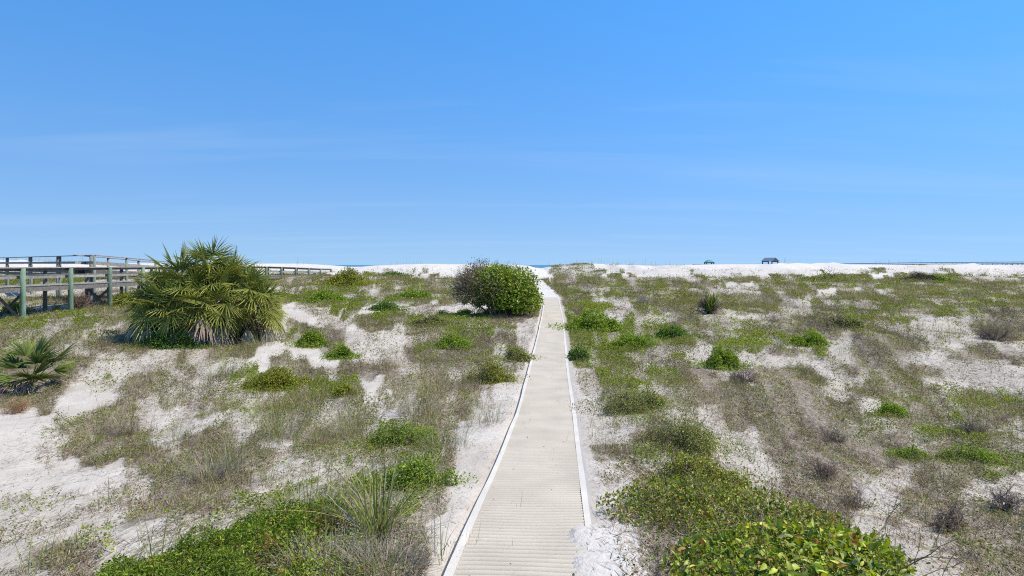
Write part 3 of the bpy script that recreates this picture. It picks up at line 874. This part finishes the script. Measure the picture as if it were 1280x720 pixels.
def twig_shrub(px, py, wpx, hpx, label, col=(.16, .125, .10), stems=9, lev=2):
    global twig_n
    twig_n += 1
    r = np.random.default_rng(500 + twig_n)
    x, y, z = at(px, py); w = wpx * y / F; h = hpx * y / F
    o = thing('bare_shrub', label, 'leafless shrub', (x, y, float(zf(x, y)) - .02), 'leafless twiggy shrubs')
    h *= .78
    segs = []; rad = .0065 * h / .5
    for i in range(stems * 3):
        t = r.random() * 6.283
        d = unit(np.array([math.cos(t) * w / 2, math.sin(t) * w / 2, h * (.5 + .6 * r.random())]))
        grow(segs, np.zeros(3), d, .5 * math.hypot(w / 2, h) * (.46 + .42 * r.random()), rad, lev, r, .65, 3, .32, .03)
    segs_a = [s_ for s_ in segs if s_[2] > rad * .5]; segs_b = [s_ for s_ in segs if s_[2] <= rad * .5]
    col = (col[0] * 1.2, col[1] * 1.15, col[2] * 1.0)
    sticks_obj('branches', segs_a, col, M_BARK, o, r)
    sticks_obj('twigs', segs_b, tuple(v * 1.35 for v in col), M_DRY, o, r, 3)
    return o


twig_shrub(1182, 664, 78, 68, 'dark bare shrub with fine twigs alone on sand at lower right')
twig_shrub(1072, 634, 66, 34, 'spreading bare grey shrub beside the broad leaved vine', (.15, .115, .10), 12)
twig_shrub(1047, 552, 50, 26, 'small grey brown bare shrub on the pale streaked slope', (.14, .11, .095))
twig_shrub(1030, 598, 60, 36, 'bare stick shrub just above the spreading grey one', (.13, .10, .085))
twig_shrub(1255, 640, 60, 50, 'large grey bare shrub at the right border of the slope', (.15, .12, .105), 12)
twig_shrub(1215, 545, 60, 34, 'grey bare shrub tangled with olive leaves on the right slope', (.15, .125, .10), 12)
twig_shrub(1245, 425, 50, 30, 'wide bare bush in the distance on the right edge of the slope', (.16, .125, .11), 14)
twig_shrub(100, 387, 24, 36, 'dead brown plant standing behind the boardwalk posts', (.12, .09, .075))
twig_shrub(805, 380, 28, 16, 'small silvery bare shrub in the scrub right of the path', (.24, .21, .19))
twig_shrub(930, 478, 60, 26, 'brown bare scrub right of the compact round shrub', (.14, .105, .09), 12)
twig_shrub(22, 516, 50, 26, 'reddish brown dried shrub on sand below the small palmetto', (.22, .14, .09), 14)
twig_shrub(885, 392, 40, 36, 'grey bare bush wrapped around the spiky yucca', (.13, .11, .095), 14)


# ---- palms: fan fronds
def fan(M, p, d, petiole, blade, r, col, leaflets=24, droop=.35, arc=2.0, wl=.045, hang=.0, petcol=(.14, .16, .05)):
    """one fan frond: stalk from p along d, then a spread of folded narrow leaflets"""
    d = unit(np.asarray(d, float))
    sd = np.cross(d, np.array([0, 0, 1.])); sd = unit(sd) if np.linalg.norm(sd) > 1e-3 else np.array([1., 0, 0])
    roll = r.normal(0, .35); nn = np.cross(sd, d)
    sd, nn = sd * math.cos(roll) + nn * math.sin(roll), nn * math.cos(roll) - sd * math.sin(roll)
    q1 = p + d * petiole * .55; q2 = p + d * petiole + np.array([0, 0, -.08 * petiole])
    M.tube([p, q1, q2], [.022, .016, .012], 4, petcol, cap=False)
    d, nn = d * math.cos(hang) - nn * math.sin(hang), nn * math.cos(hang) + d * math.sin(hang)
    a = np.linspace(-arc, arc, leaflets) + r.normal(0, .05, leaflets)
    m = len(a)
    dirs = np.cos(a)[:, None] * d * (1 + .0) + np.sin(a)[:, None] * sd - nn * (.18 * (a / arc) ** 2)[:, None]
    dirs = unit(dirs)
    L = blade * (.62 + .38 * np.cos(a * .6)) * (.85 + .25 * r.random(m))
    W = wl * (.8 + .4 * r.random(m))
    S = unit(np.cross(dirs, nn[None, :]))
    up = np.cross(S, dirs)
    V = []
    for t, wf in ((.04, .35), (.4, 1.0), (.72, .75), (1.0, .12)):
        drp = droop * (t ** 2.2) * (.7 + .6 * r.random(m))
        cpos = q2 + dirs * (L * t)[:, None] - np.array([0, 0, 1.]) * (L * drp)[:, None]
        w_ = (W * wf * .5)[:, None]
        V += [cpos - S * w_ + up * w_ * .5, cpos - up * w_ * .35, cpos + S * w_ + up * w_ * .5]
    V = np.stack(V, 1).reshape(-1, 3); b = np.arange(m)[:, None] * 12
    Q = np.concatenate([b + np.array([[3 * i + j, 3 * i + j + 1, 3 * i + j + 4, 3 * i + j + 3]]) for i in range(3) for j in range(2)], 0)
    tipc = np.clip(np.asarray(col) * np.array([2.8, 2.3, 2.6]), 0, .6)
    C = np.repeat((np.asarray(col)[None] * (1 + .13 * r.normal(size=(m, 1)))), 12, 0)
    edge = np.tile(np.repeat([0, .08, .38, .95], 3), m)[:, None]
    C = np.clip(C * (1 - edge) + tipc[None] * edge, .005, .8)
    M.add(V, Q, C)


r = np.random.default_rng(44)
pxx, pyy, pzz = at(258, 431)
pyy += 1.6; pxx = (258 - 640) * pyy / F; pzz = float(zf(pxx, pyy)) - .05
palm = thing('palm_clump', 'big dome shaped clump of fan palms with dead skirt beside the boardwalk', 'palm', (pxx, pyy, pzz))
W2 = 92 * pyy / F; HT = H - pzz + (HY - 300) * pyy / F
crowns = [(0.02, 0, .69, 22), (-.30, -.1, .60, 16), (.32, .0, .60, 16), (-.02, -.45, .46, 15), (-.55, -.15, .42, 16), (.58, -.1, .44, 16), (.28, -.5, .34, 14),
          (-.30, -.55, .30, 18), (.12, .45, .52, 12), (-.45, .4, .38, 12), (.5, .4, .36, 12), (-.64, -.05, .30, 12), (.68, .02, .29, 12), (.02, -.6, .31, 12), (-.12, -.35, .55, 11), (.2, -.3, .54, 11)]
fm, dm, tm = Mesh(), Mesh(), Mesh()
for cx, cy, cz, k in crowns:
    c0 = np.array([cx * W2, cy * W2 * .8, cz * HT])
    tm.tube([(cx * W2 * .55, cy * W2 * .45, 0), (cx * W2 * .8, cy * W2 * .65, c0[2] * .5), c0], [.19, .16, .11], 8, (.09, .07, .055))
    for i in range(k):
        t = 2 * math.pi * (i * .618 + r.random() * .1); el = 1.35 - 1.75 * (i / k) + r.normal(0, .1)
        out = np.array([cx, cy * .8, 0]) * .8
        d = np.array([math.cos(t) * math.cos(el), math.sin(t) * math.cos(el), math.sin(el)]) + out * (.9 if el < .9 else .35)
        low = i / k
        col = np.array([.115, .155, .028]) * (1 - low * .3) + np.array([.22, .205, .042]) * low * .8
        col = col * (.85 + .35 * r.random())
        fan(fm, c0, d, .18 * HT * (.8 + .35 * r.random()), .215 * HT * (.85 + .35 * r.random()), r, col, 19, .02 + .13 * low + .08 * r.random(), 1.4 + .7 * low, .052, hang=max(0, -.1 + 1.35 * low + r.normal(0, .25)))
for i in range(74):
    t = r.random() * 2 * math.pi; q = .50 + .42 * r.random()
    c0 = np.array([math.cos(t) * W2 * q * .85, math.sin(t) * W2 * q * .62, HT * (.18 + .18 * r.random())])
    d = np.array([math.cos(t) * .8, math.sin(t) * .8, -1.0 + .6 * r.random()])
    g = r.random(); col = np.array([.46, .37, .26]) * (.45 + .75 * g)
    fan(dm, c0, d, .15 * HT, .17 * HT, r, col, 15, .7 + .4 * r.random(), 1.0, .06, petcol=(.2, .16, .12))
fm.build('crown', M_PALM, palm); dm.build('dead_fronds', M_DRY, palm); tm.build('trunks', M_BARK, palm, True)
bush(205, 436, 70, 26, 'dark leafy undergrowth in shade at the left foot of the palm clump', G_DEEP, .045, depth=.5)

r = np.random.default_rng(45)
sx_, sy_, sz_ = at(38, 486)
pal = thing('palmetto', 'small spiky fan palmetto with few upright fronds near the left border', 'palm', (sx_, sy_, sz_ - .03))
fm, tm = Mesh(), Mesh()
hs = 82 * sy_ / F
for t, el, pl, bl in ((-.5, 1.1, .45, .42), (.35, .95, .48, .5), (2.6, .75, .42, .40), (3.6, .55, .40, .42), (1.2, 1.35, .5, .42), (2.2, 1.25, .52, .40), (-.9, .45, .4, .4),
                      (4.4, .5, .3, .42), (5.2, .55, .35, .36), (3.1, 1.05, .38, .42), (.9, .6, .4, .4), (5.6, .9, .3, .45)):
    d = np.array([math.cos(t) * math.cos(el), math.sin(t) * math.cos(el) * .7, math.sin(el)])
    fan(fm, np.array([r.normal(0, .05), r.normal(0, .05), .08]), d, hs * pl * 1.0, hs * bl * .95, r, np.array([.095, .135, .028]) * (.8 + .4 * r.random()), 20, .03 + .06 * r.random(), 1.25, .042 * sy_ / 14, hang=.1 + .25 * r.random())
tm.tube([(0, 0, -.05), (.02, 0, .12), (.03, .01, .28)], [.09, .08, .05], 7, (.13, .10, .07))
fm.build('fronds', M_PALM, pal); tm.build('stem', M_BARK, pal, True)
dm = Mesh()
for i in range(9):
    t = r.random() * 6.28
    fan(dm, np.array([0, 0, .2 + .3 * r.random()]), np.array([math.cos(t), math.sin(t), -.3 + .5 * r.random()]), .25 * hs, .3 * hs, r, np.array([.27, .20, .14]) * (.6 + .6 * r.random()), 11, .5, .8, .03, petcol=(.2, .15, .1))
dm.build('dead_fronds', M_DRY, pal)

r = np.random.default_rng(46)
yx, yy_, yz = at(886, 392)
yu = thing('yucca', 'upright spiky yucca poking out of grey scrub on the right slope', 'yucca', (yx, yy_ - .4, float(zf(yx, yy_ - .4)) + .1))
n = 60; hs = 23 * yy_ / F
t = r.random(n) * 6.283; D = np.stack([np.cos(t), np.sin(t)], 1)
V, Q, C = blade_mesh(np.tile([[0, 0, hs * .12]], (n, 1)) + r.normal(0, .12, (n, 3)), D, hs * (.6 + .4 * r.random(n)), np.full(n, .16), .05 + .75 * r.random(n), .15 * r.random(n),
                     mixcol([(3, (.10, .15, .025)), (2, (.15, .19, .03)), (1, (.25, .24, .09))], n, r), 3, .1)
mesh_obj('leaves', V, Q, M_PALM, C, yu)
mm = Mesh(); mm.tube([(0, 0, -.3), (.03, 0, hs * .2)], [.12, .09], 7, (.12, .09, .07)); mm.build('stem', M_BARK, yu)

# ---- the large shrub left of the path
r = np.random.default_rng(47)
bx, by, bz = at(618, 392)
by += .6; bx = (622 - 640) * by / F; bz = float(zf(bx, by)) - .05
tree = thing('large_shrub', 'large rounded green shrub tree with brown twiggy left side by the path', 'shrub tree', (bx, by, bz))
Wd = 108 * by / F / 2; Ht = H - bz + (HY - 331.5) * by / F
trunk, tw = [], []
for i in range(7):
    t = r.random() * 6.283
    grow(trunk, np.array([.12 * math.cos(t) - .2, .12 * math.sin(t), 0]), unit(np.array([math.cos(t) * 1.0, math.sin(t) * .9, .75])), Ht * .5, .11, 2, r, .6, 2, .2, .05)
sticks_obj('trunk', trunk, (.10, .08, .065), M_BARK, tree, r, 6)
n = 17000
K = 19
kc = np.array([rand_dirs(1, r)[0] * (.30 + .42 * r.random()) for _ in range(K)]) * np.array([Wd * .86, Wd * .7, Ht * .46])
kr = .95 + .65 * r.random(K)
kc[0] = (-.1, -.3, Ht * .30); kr[0] = .95; kc[1] = (Wd * .60, -.4, -Ht * .22); kr[1] = 1.25; kc[2] = (Wd * .5, -.2, Ht * .12); kr[2] = 1.3
kc[3] = (.5, -1.1, -Ht * .05); kr[3] = 1.5; kc[4] = (.3, -.9, Ht * .2); kr[4] = 1.2; kc[5] = (Wd * .28, -1.0, -Ht * .28); kr[5] = 1.15
idx = r.choice(K, n, p=kr ** 2 / (kr ** 2).sum())
d = rand_dirs(n, r)
cen = np.array([.02, 0, Ht * .50])
P = cen + kc[idx] + d * (kr[idx] * (.55 + .52 * r.random(n) ** .6))[:, None] * np.array([1, 1, .82]) + r.normal(0, .07, (n, 3))
P[:, 2] = np.minimum(P[:, 2], Ht * 1.03)
keep = (P[:, 2] > Ht * (.04 + .2 * vnoise(P[:, 0] * 1.1, P[:, 1] * 1.1, 5) * (P[:, 0] < 1.0))) & ((P[:, 0] > -Wd * (.40 + .3 * vnoise(P[:, 2] * 1.6, P[:, 1] * 1.6, 6))) | (r.random(n) < .2))
P = P[keep]; d = d[keep]; n = len(P)
Nn = unit(d * .8 + rand_dirs(n, r) * .8 + np.array([0, 0, .4])); A = unit(rand_dirs(n, r) + d * .4)
L = .13 + .10 * r.random(n)
C = mixcol([(5, (.21, .30, .028)), (3, (.28, .36, .035)), (2, (.11, .17, .02)), (1.5, (.35, .40, .055)), (.6, (.24, .19, .07))], n, r)
V, Q, C = leaf_mesh(P, A, Nn, L, L * .58, C)
mesh_obj('crown', V, Q, M_GLOSS, C, tree)
for i in range(110):
    t = r.normal(math.pi, .75); e = r.uniform(-.25, 1.1)
    dd = np.array([math.cos(t) * math.cos(e), math.sin(t) * math.cos(e), math.sin(e)])
    p0 = np.array([-.3, 0, Ht * .42]) + dd * np.array([Wd * .42, Wd * .5, Ht * .18])
    grow(tw, p0, dd, Wd * .42, .02, 1, r, .75, 3, .3, .05)
for i in range(90):
    dd = rand_dirs(1, r)[0]; dd[2] = abs(dd[2])
    grow(tw, cen + dd * np.array([Wd * .7, Wd * .6, Ht * .33]), dd, Wd * .22, .012, 1, r, .6, 2, .3, .1)
sticks_obj('bare_twigs', tw, (.24, .18, .13), M_DRY, tree, r, 3)
ends = np.array([s_[1] for s_ in tw]); ends = ends[ends[:, 0] < -.4]
k = r.integers(0, len(ends), 4200); P = ends[k] + r.normal(0, .13, (4200, 3)); n = 4200
V, Q, C = leaf_mesh(P, rand_dirs(n, r), rand_dirs(n, r), .07 + .05 * r.random(n), .035 + .02 * r.random(n), mixcol([(3, (.24, .18, .11)), (2, (.17, .16, .055)), (1, (.30, .23, .15)), (1.5, (.14, .17, .035))], n, r))
mesh_obj('withered_leaves', V, Q, M_LEAF, C, tree)


# ------------------------------------------------------------------ boardwalks and pavilions
GREY, GREY2, GREEN = (.30, .28, .245), (.165, .152, .135), (.15, .215, .15)


def vary(c_, r, a=.15):
    k = 1 + a * r.normal()
    return tuple(v * k for v in c_)


r = np.random.default_rng(60)
bw = thing('boardwalk', 'raised timber boardwalk with green posts and grey rails behind the palm clump', 'boardwalk', (-28.3, 40, 0))
base = np.array([-28.3, 40, 0])
PYS = [20.9, 24.9, 28.9, 32.9, 36.9, 40.9, 44.9, 48.9, 53, 57, 61, 65, 69, 73.5, 78.3, 83.5, 88.8, 94.3, 99.8]


def rail_z(Y):
    return float(np.interp(Y, [20, 36, 70, 80, 95, 100], [2.83, 2.83, 2.83, 2.72, 2.42, 2.38]))


XF, XB = -28.3, -29.75
deck, joist = Mesh(), Mesh()
yv = PYS[0]
while yv < PYS[-1]:
    zt = rail_z(yv) - 1.05
    deck.beam(np.array([XB - .1, yv, zt - .02]) - base, np.array([XF + .1, yv, zt - .02]) - base, .142, .04, vary(GREY, r, .12)); yv += .15
deck.build('deck', M_WOOD, bw)
for x_ in (XF + .03, XB - .03, (XF + XB) / 2):
    for a, b in zip(PYS[:-1], PYS[1:]):
        joist.beam(np.array([x_, a, rail_z(a) - 1.05 - .2]) - base, np.array([x_, b, rail_z(b) - 1.05 - .2]) - base, .07, .31, vary(GREY2, r, .1))
joist.build('stringers', M_WOOD, bw)
for side, x_ in ((1, XF), (-1, XB)):
    top, mid = Mesh(), Mesh()
    for a, b in zip(PYS[:-1], PYS[1:]):
        za, zb = rail_z(a), rail_z(b)
        top.beam(np.array([x_, a, za]) - base, np.array([x_, b, zb]) - base, .28, .055, vary(GREY, r, .08))
        top.beam(np.array([x_ - side * .13, a, za - .11]) - base, np.array([x_ - side * .13, b, zb - .11]) - base, .05, .15, vary(GREY2, r, .08))
        mid.beam(np.array([x_ - side * .17, a, za - .55]) - base, np.array([x_ - side * .17, b, zb - .55]) - base, .05, .2, vary(GREY, r, .1))
    top.build('top_rail', M_WOOD, bw); mid.build('mid_rail', M_WOOD, bw)
    for y_ in PYS:
        pm = Mesh(); g = float(zf(x_, y_)) - .4
        xo = x_ + side * .09
        rr_ = .15 if side > 0 else .12
        pm.tube([np.array([xo, y_, g]) - base, np.array([xo, y_, rail_z(y_) * .5 + g * .5]) - base, np.array([xo, y_, rail_z(y_) - .03]) - base], [rr_ * 1.08, rr_, rr_ * .92], 12, vary(GREEN if side > 0 else (.13, .14, .115), r, .08))
        pm.build('post', M_POST, bw, True)
for y_ in PYS[::2]:
    bm_ = Mesh(); g = float(zf(-29, y_)) + .1; t_ = rail_z(y_) - 1.45
    if t_ - g > .4:
        bm_.beam(np.array([XF, y_ - .14, g]) - base, np.array([XB, y_ - .14, t_]) - base, .05, .16, vary(GREY2, r)); bm_.beam(np.array([XF, y_ + .14, t_]) - base, np.array([XB, y_ + .14, g]) - base, .05, .16, vary(GREY2, r))
        bm_.build('cross_brace', M_WOOD, bw)

# second, higher walkway that bends and ramps down to the first
rb = thing('raised_walkway', 'higher timber walkway bending behind the boardwalk with its own grey handrail', 'boardwalk', (-31.2, 48, 0))
base = np.array([-31.2, 48, 0])
knee = np.array([-31.2, 47.8])
legs = [[(-70., 81.5, 3.78), (-62., 74.5, 3.76), (-52., 66., 3.74), (-45., 59.9, 3.74), (-38., 53.8, 3.73), (-31.2, 47.8, 3.72)],
        [(-31.2, 47.8, 3.72), (-31.3, 52., 3.56), (-31.4, 56.4, 3.36), (-31.4, 61., 3.13), (-31.4, 66., 2.9)]]
deck, joist, skirt = Mesh(), Mesh(), Mesh()
top, mid, top2 = Mesh(), Mesh(), Mesh()
for L_ in legs:
    for (xa, ya, za), (xb, yb, zb) in zip(L_[:-1], L_[1:]):
        A_, B_ = np.array([xa, ya, za]), np.array([xb, yb, zb]); dd = (B_ - A_); ln = np.linalg.norm(dd[:2])
        nrm = np.array([-abs(dd[1]) / ln, -dd[0] / ln if dd[1] > 0 else dd[0] / ln, 0])
        nrm = np.array([-abs(dd[1]), abs(dd[0]), 0]) / ln
        back = nrm * 1.5
        dn = np.array([0, 0, -1.05])
        m_ = int(ln / .15)
        for i in range(m_):
            q = A_ + dd * (i + .5) / m_ + dn - np.array([0, 0, .02])
            deck.beam(q - base, q + back - base, .142, .04, vary(GREY, r, .12))
        for off in (.0, 1.5):
            joist.beam(A_ + nrm * off + dn - [0, 0, .2] - base, B_ + nrm * off + dn - [0, 0, .2] - base, .07, .31, vary(GREY2, r, .1))
            top.beam(A_ + nrm * off - base, B_ + nrm * off - base, .26, .055, vary(GREY, r, .08))
            mid.beam(A_ + nrm * off - [0, 0, .55] - base, B_ + nrm * off - [0, 0, .55] - base, .05, .19, vary(GREY, r, .1))
        skirt.beam(A_ + nrm * .06 + dn - [0, 0, .52] - base, B_ + nrm * .06 + dn - [0, 0, .52] - base, .05, .26, vary(GREY2, r))
deck.build('deck', M_WOOD, rb); joist.build('stringers', M_WOOD, rb); top.build('top_rail', M_WOOD, rb); mid.build('mid_rail', M_WOOD, rb); skirt.build('skirt_boards', M_WOOD, rb)
for L_ in legs:
    for i, (xa, ya, za) in enumerate(L_):
        if L_ is legs[1] and i == 0: continue
        for k, off in enumerate((0, 1.5)):
            nv = np.array([-.66, .75]) if L_ is legs[0] else np.array([-1., 0])
            x_, y_ = xa + nv[0] * off, ya + nv[1] * off
            pm = Mesh(); pm.tube([np.array([x_, y_, float(zf(x_, y_)) - .3]) - base, np.array([x_, y_, za - .03]) - base], [.12, .10], 10, vary((.19, .23, .18) if k == 0 else (.21, .20, .175), r, .08))
            pm.build('post', M_POST, rb, True)

# far boardwalk on the horizon at the right, with two shelters
fw = thing('distant_boardwalk', 'long dark boardwalk railing on the right horizon beyond the white dunes', 'boardwalk', (100, 190, 0))
base = np.array([100, 190, 0])


def far_z(X):
    return float(np.interp(X, [50, 80, 100, 120, 160, 200], [3.08, 3.2, 3.3, 3.6, 3.9, 3.95]))


rl, dk = Mesh(), Mesh()
xs_ = np.arange(54, 200, 3.0)
for a, b in zip(xs_[:-1], xs_[1:]):
    za, zb = far_z(a), far_z(b)
    for off in (0, 1.8):
        rl.beam(np.array([a, 190 + off, za]) - base, np.array([b, 190 + off, zb]) - base, .2, .16, (.09, .085, .08))
        rl.beam(np.array([a, 190 + off, za - .5]) - base, np.array([b, 190 + off, zb - .5]) - base, .06, .2, (.13, .125, .12))
    dk.beam(np.array([a, 190.9, za - 1.15]) - base, np.array([b, 190.9, zb - 1.15]) - base, 2.0, .25, (.11, .105, .10))
rl.build('railing', M_WOOD, fw); dk.build('deck', M_WOOD, fw)
for a in xs_:
    for off in (0, 1.8):
        pm = Mesh(); pm.beam(np.array([a, 190 + off, -.2]) - base, np.array([a, 190 + off, far_z(a) - .3]) - base, .11, .11, (.12, .125, .115)); pm.build('post', M_POST, fw)


def shelter(name, label, x0, Y_, w, dpt, eave, ridge, zfloor, roofc, gable):
    o = thing(name, label, 'beach shelter', (x0, Y_, zfloor))
    rf = Mesh(); e = eave - zfloor; t = ridge - zfloor; hw, hd = w / 2, dpt / 2
    cs = [(-hw, -hd), (hw, -hd), (hw, hd), (-hw, hd)]
    if gable:      # ridge runs away to the back left, gable end faces the viewer
        V = [(*c_, e) for c_ in cs] + [(0, -hd, t), (0, hd, t)]
        Vb = [(v[0], v[1], v[2] - .14) for v in V]
        Q = [[0, 4, 5, 3], [4, 1, 2, 5], [6, 9, 11, 10], [10, 11, 8, 7], [0, 6, 10, 4], [4, 10, 7, 1], [3, 5, 11, 9], [5, 2, 8, 11], [0, 3, 9, 6], [1, 7, 8, 2]]
        rf.add(V + Vb, Q, roofc)
    else:
        rr = .25
        V = [(*c_, e) for c_ in cs] + [(c_[0] * rr, c_[1] * rr, t) for c_ in cs]
        Q = [[0, 1, 5, 4], [1, 2, 6, 5], [2, 3, 7, 6], [3, 0, 4, 7], [4, 5, 6, 7]]
        Vb = [(v[0], v[1], v[2] - .14) for v in V[:4]]
        Q += [[0, 8, 9, 1], [1, 9, 10, 2], [2, 10, 11, 3], [3, 11, 8, 0], [8, 11, 10, 9]]
        rf.add(V + Vb, Q, roofc)
    rf.build('roof', M_ROOF, o)
    for c_ in cs:
        pm = Mesh(); pm.beam((c_[0] * .85, c_[1] * .85, -3.2), (c_[0] * .85, c_[1] * .85, e - .08), .24, .24, (.09, .10, .10)); pm.build('post', M_POST, o)
    fl = Mesh(); fl.beam((-hw, 0, -.1), (hw, 0, -.1), dpt, .2, (.13, .12, .115)); fl.build('floor', M_WOOD, o)
    bm_ = Mesh()
    for s_ in (-1, 1):
        bm_.beam((-hw * .9, s_ * hd * .85, e - .2), (hw * .9, s_ * hd * .85, e - .2), .12, .25, (.08, .085, .09))
    bm_.build('beams', M_WOOD, o)
    return o


shelter('beach_shelter', 'tiny shelter with teal hipped roof on the horizon above the dune', (888 - 640) * 192 / F, 193.2, 2.5, 2.5, H + 3.2 * 192 / F, H + 6.2 * 192 / F, 2.2, (.02, .20, .19), False)
o = shelter('beach_shelter', 'larger open shelter with grey blue gable roof on the horizon', (966 - 640) * 192 / F, 194.0, 2.9, 4.2, H + 4.8 * 192 / F, H + 9.0 * 192 / F, 2.2, (.16, .19, .23), True)
o.rotation_euler.z = math.radians(26)

# sea oats along the crest of the dunes
r = np.random.default_rng(77)
X = r.uniform(-110, 110, 900); X = X[vnoise(X / 6, X * 0, 4) > .5]
Y = 110 + r.uniform(-4, 3, len(X)); Z = zf(X, Y); n = len(X); keep = np.abs(X - path_x(Y)) > 1.2
X, Y, Z = X[keep], Y[keep], Z[keep]; n = len(X)
t = r.random(n) * 6.28
V, Q, C = blade_mesh(np.stack([X, Y, Z - .05], 1), np.stack([np.cos(t), np.sin(t)], 1), .5 + .9 * r.random(n), np.full(n, .022), .05 + .25 * r.random(n), .3 * r.random(n), mixcol([(1, (.2, .19, .1)), (1, (.28, .24, .16))], n, r), 4, .6)
tag(mesh_obj('sea_oats_grass', V, Q, M_GRASS, C), 'thin sea oat stalks along the crest of the white dunes', 'grass', kind='stuff')

# ------------------------------------------------------------------ sky, sun, camera
EL, AZ = 58.0, 84.0                      # sun: high on the right, hardly behind of the viewer (azimuth clockwise from straight ahead)
w = bpy.data.worlds.new('World'); scn.world = w; w.use_nodes = True
nt = w.node_tree; nt.nodes.clear(); L = nt.links.new
sky = N_(nt, 'ShaderNodeTexSky', sky_type='NISHITA'); sky.sun_disc = False
sky.sun_elevation = math.radians(EL); sky.sun_rotation = math.radians(AZ); sky.altitude = 0; sky.air_density = 1.0; sky.dust_density = 0; sky.ozone_density = 6.0
tc = N_(nt, 'ShaderNodeTexCoord'); sp = N_(nt, 'ShaderNodeSeparateXYZ'); L(tc.outputs['Generated'], sp.inputs[0])
vz_ = N_(nt, 'ShaderNodeVectorMath', operation='MULTIPLY_ADD'); vz_.inputs[1].default_value = (1, 1, .15); vz_.inputs[2].default_value = (0, 0, .33)
L(tc.outputs['Generated'], vz_.inputs[0]); L(vz_.outputs[0], sky.inputs[0])
tn = N_(nt, 'ShaderNodeVectorMath', operation='MULTIPLY'); tn.inputs[1].default_value = (.31, .84, 1.15); L(sky.outputs[0], tn.inputs[0])
ez = N_(nt, 'ShaderNodeMath', operation='MULTIPLY'); ez.inputs[1].default_value = -6.2; L(sp.outputs['Z'], ez.inputs[0])
ee = N_(nt, 'ShaderNodeMath', operation='EXPONENT'); L(ez.outputs[0], ee.inputs[0])
ef = N_(nt, 'ShaderNodeMath', operation='MULTIPLY', use_clamp=True); ef.inputs[1].default_value = .75; L(ee.outputs[0], ef.inputs[0])
hz = N_(nt, 'ShaderNodeMix', data_type='RGBA'); L(ef.outputs[0], hz.inputs[0]); L(tn.outputs[0], hz.inputs[6]); hz.inputs[7].default_value = (.40 / .15, .585 / .15, .745 / .15, 1)
mxz = N_(nt, 'ShaderNodeMath', operation='ADD'); mxz.inputs[1].default_value = .06; L(sp.outputs['Z'], mxz.inputs[0])
dx = N_(nt, 'ShaderNodeMath', operation='DIVIDE'); dy = N_(nt, 'ShaderNodeMath', operation='DIVIDE')
L(sp.outputs['X'], dx.inputs[0]); L(mxz.outputs[0], dx.inputs[1]); L(sp.outputs['Y'], dy.inputs[0]); L(mxz.outputs[0], dy.inputs[1])
cb = N_(nt, 'ShaderNodeCombineXYZ'); L(dx.outputs[0], cb.inputs[0]); L(dy.outputs[0], cb.inputs[1])
mp = N_(nt, 'ShaderNodeMapping'); mp.inputs['Scale'].default_value = (.22, .95, 1); mp.inputs['Rotation'].default_value = (0, 0, .12); mp.inputs['Location'].default_value = (.4, 3.3, 0); L(cb.outputs[0], mp.inputs[0])
n1 = N_(nt, 'ShaderNodeTexNoise', Scale=1.0, Detail=6.0, Roughness=.55, Distortion=.4); L(mp.outputs[0], n1.inputs['Vector'])
rg = N_(nt, 'ShaderNodeMapRange'); rg.inputs[1].default_value = .52; rg.inputs[2].default_value = .85; rg.inputs[3].default_value = 0; rg.inputs[4].default_value = .16; L(n1.outputs[0], rg.inputs[0])
mxc = N_(nt, 'ShaderNodeMix', data_type='RGBA'); L(rg.outputs[0], mxc.inputs[0]); L(hz.outputs[2], mxc.inputs[6]); mxc.inputs[7].default_value = (.62 / .15, .72 / .15, .82 / .15, 1)
bg = N_(nt, 'ShaderNodeBackground', Strength=.15); L(mxc.outputs[2], bg.inputs['Color'])
wo = N_(nt, 'ShaderNodeOutputWorld'); L(bg.outputs[0], wo.inputs['Surface'])

ld = bpy.data.lights.new('sun', 'SUN'); ld.energy = 5.0; ld.angle = math.radians(.53); ld.color = (1, .925, .79)
lo = bpy.data.objects.new('sun', ld); COL.objects.link(lo)
az, el = math.radians(AZ), math.radians(EL)
sd = np.array([math.sin(az) * math.cos(el), math.cos(az) * math.cos(el), math.sin(el)])
lo.rotation_euler = (math.radians(90) - el, 0, -az + math.pi); lo.location = (20, -20, 40)
from mathutils import Vector
lo.rotation_euler = Vector(-sd).to_track_quat('-Z', 'Y').to_euler()

cd = bpy.data.cameras.new('camera'); co = bpy.data.objects.new('camera', cd); COL.objects.link(co)
co.location = (0, 0, H); co.rotation_euler = (math.radians(90), 0, 0)
cd.sensor_width = 36; cd.lens = F / 1280 * 36; cd.shift_y = (HY - 360) / 1280; cd.clip_start = .05; cd.clip_end = 60000
scn.camera = co
scn.cycles.use_denoising = False
scn.cycles.filter_width = 1.1
scn.cycles.pixel_filter_type = 'BLACKMAN_HARRIS'
vs = scn.view_settings; scn.display_settings.display_device = 'sRGB'
vs.view_transform = 'Standard'; vs.look = 'None'; vs.exposure = .3; vs.gamma = 1; vs.use_curve_mapping = False
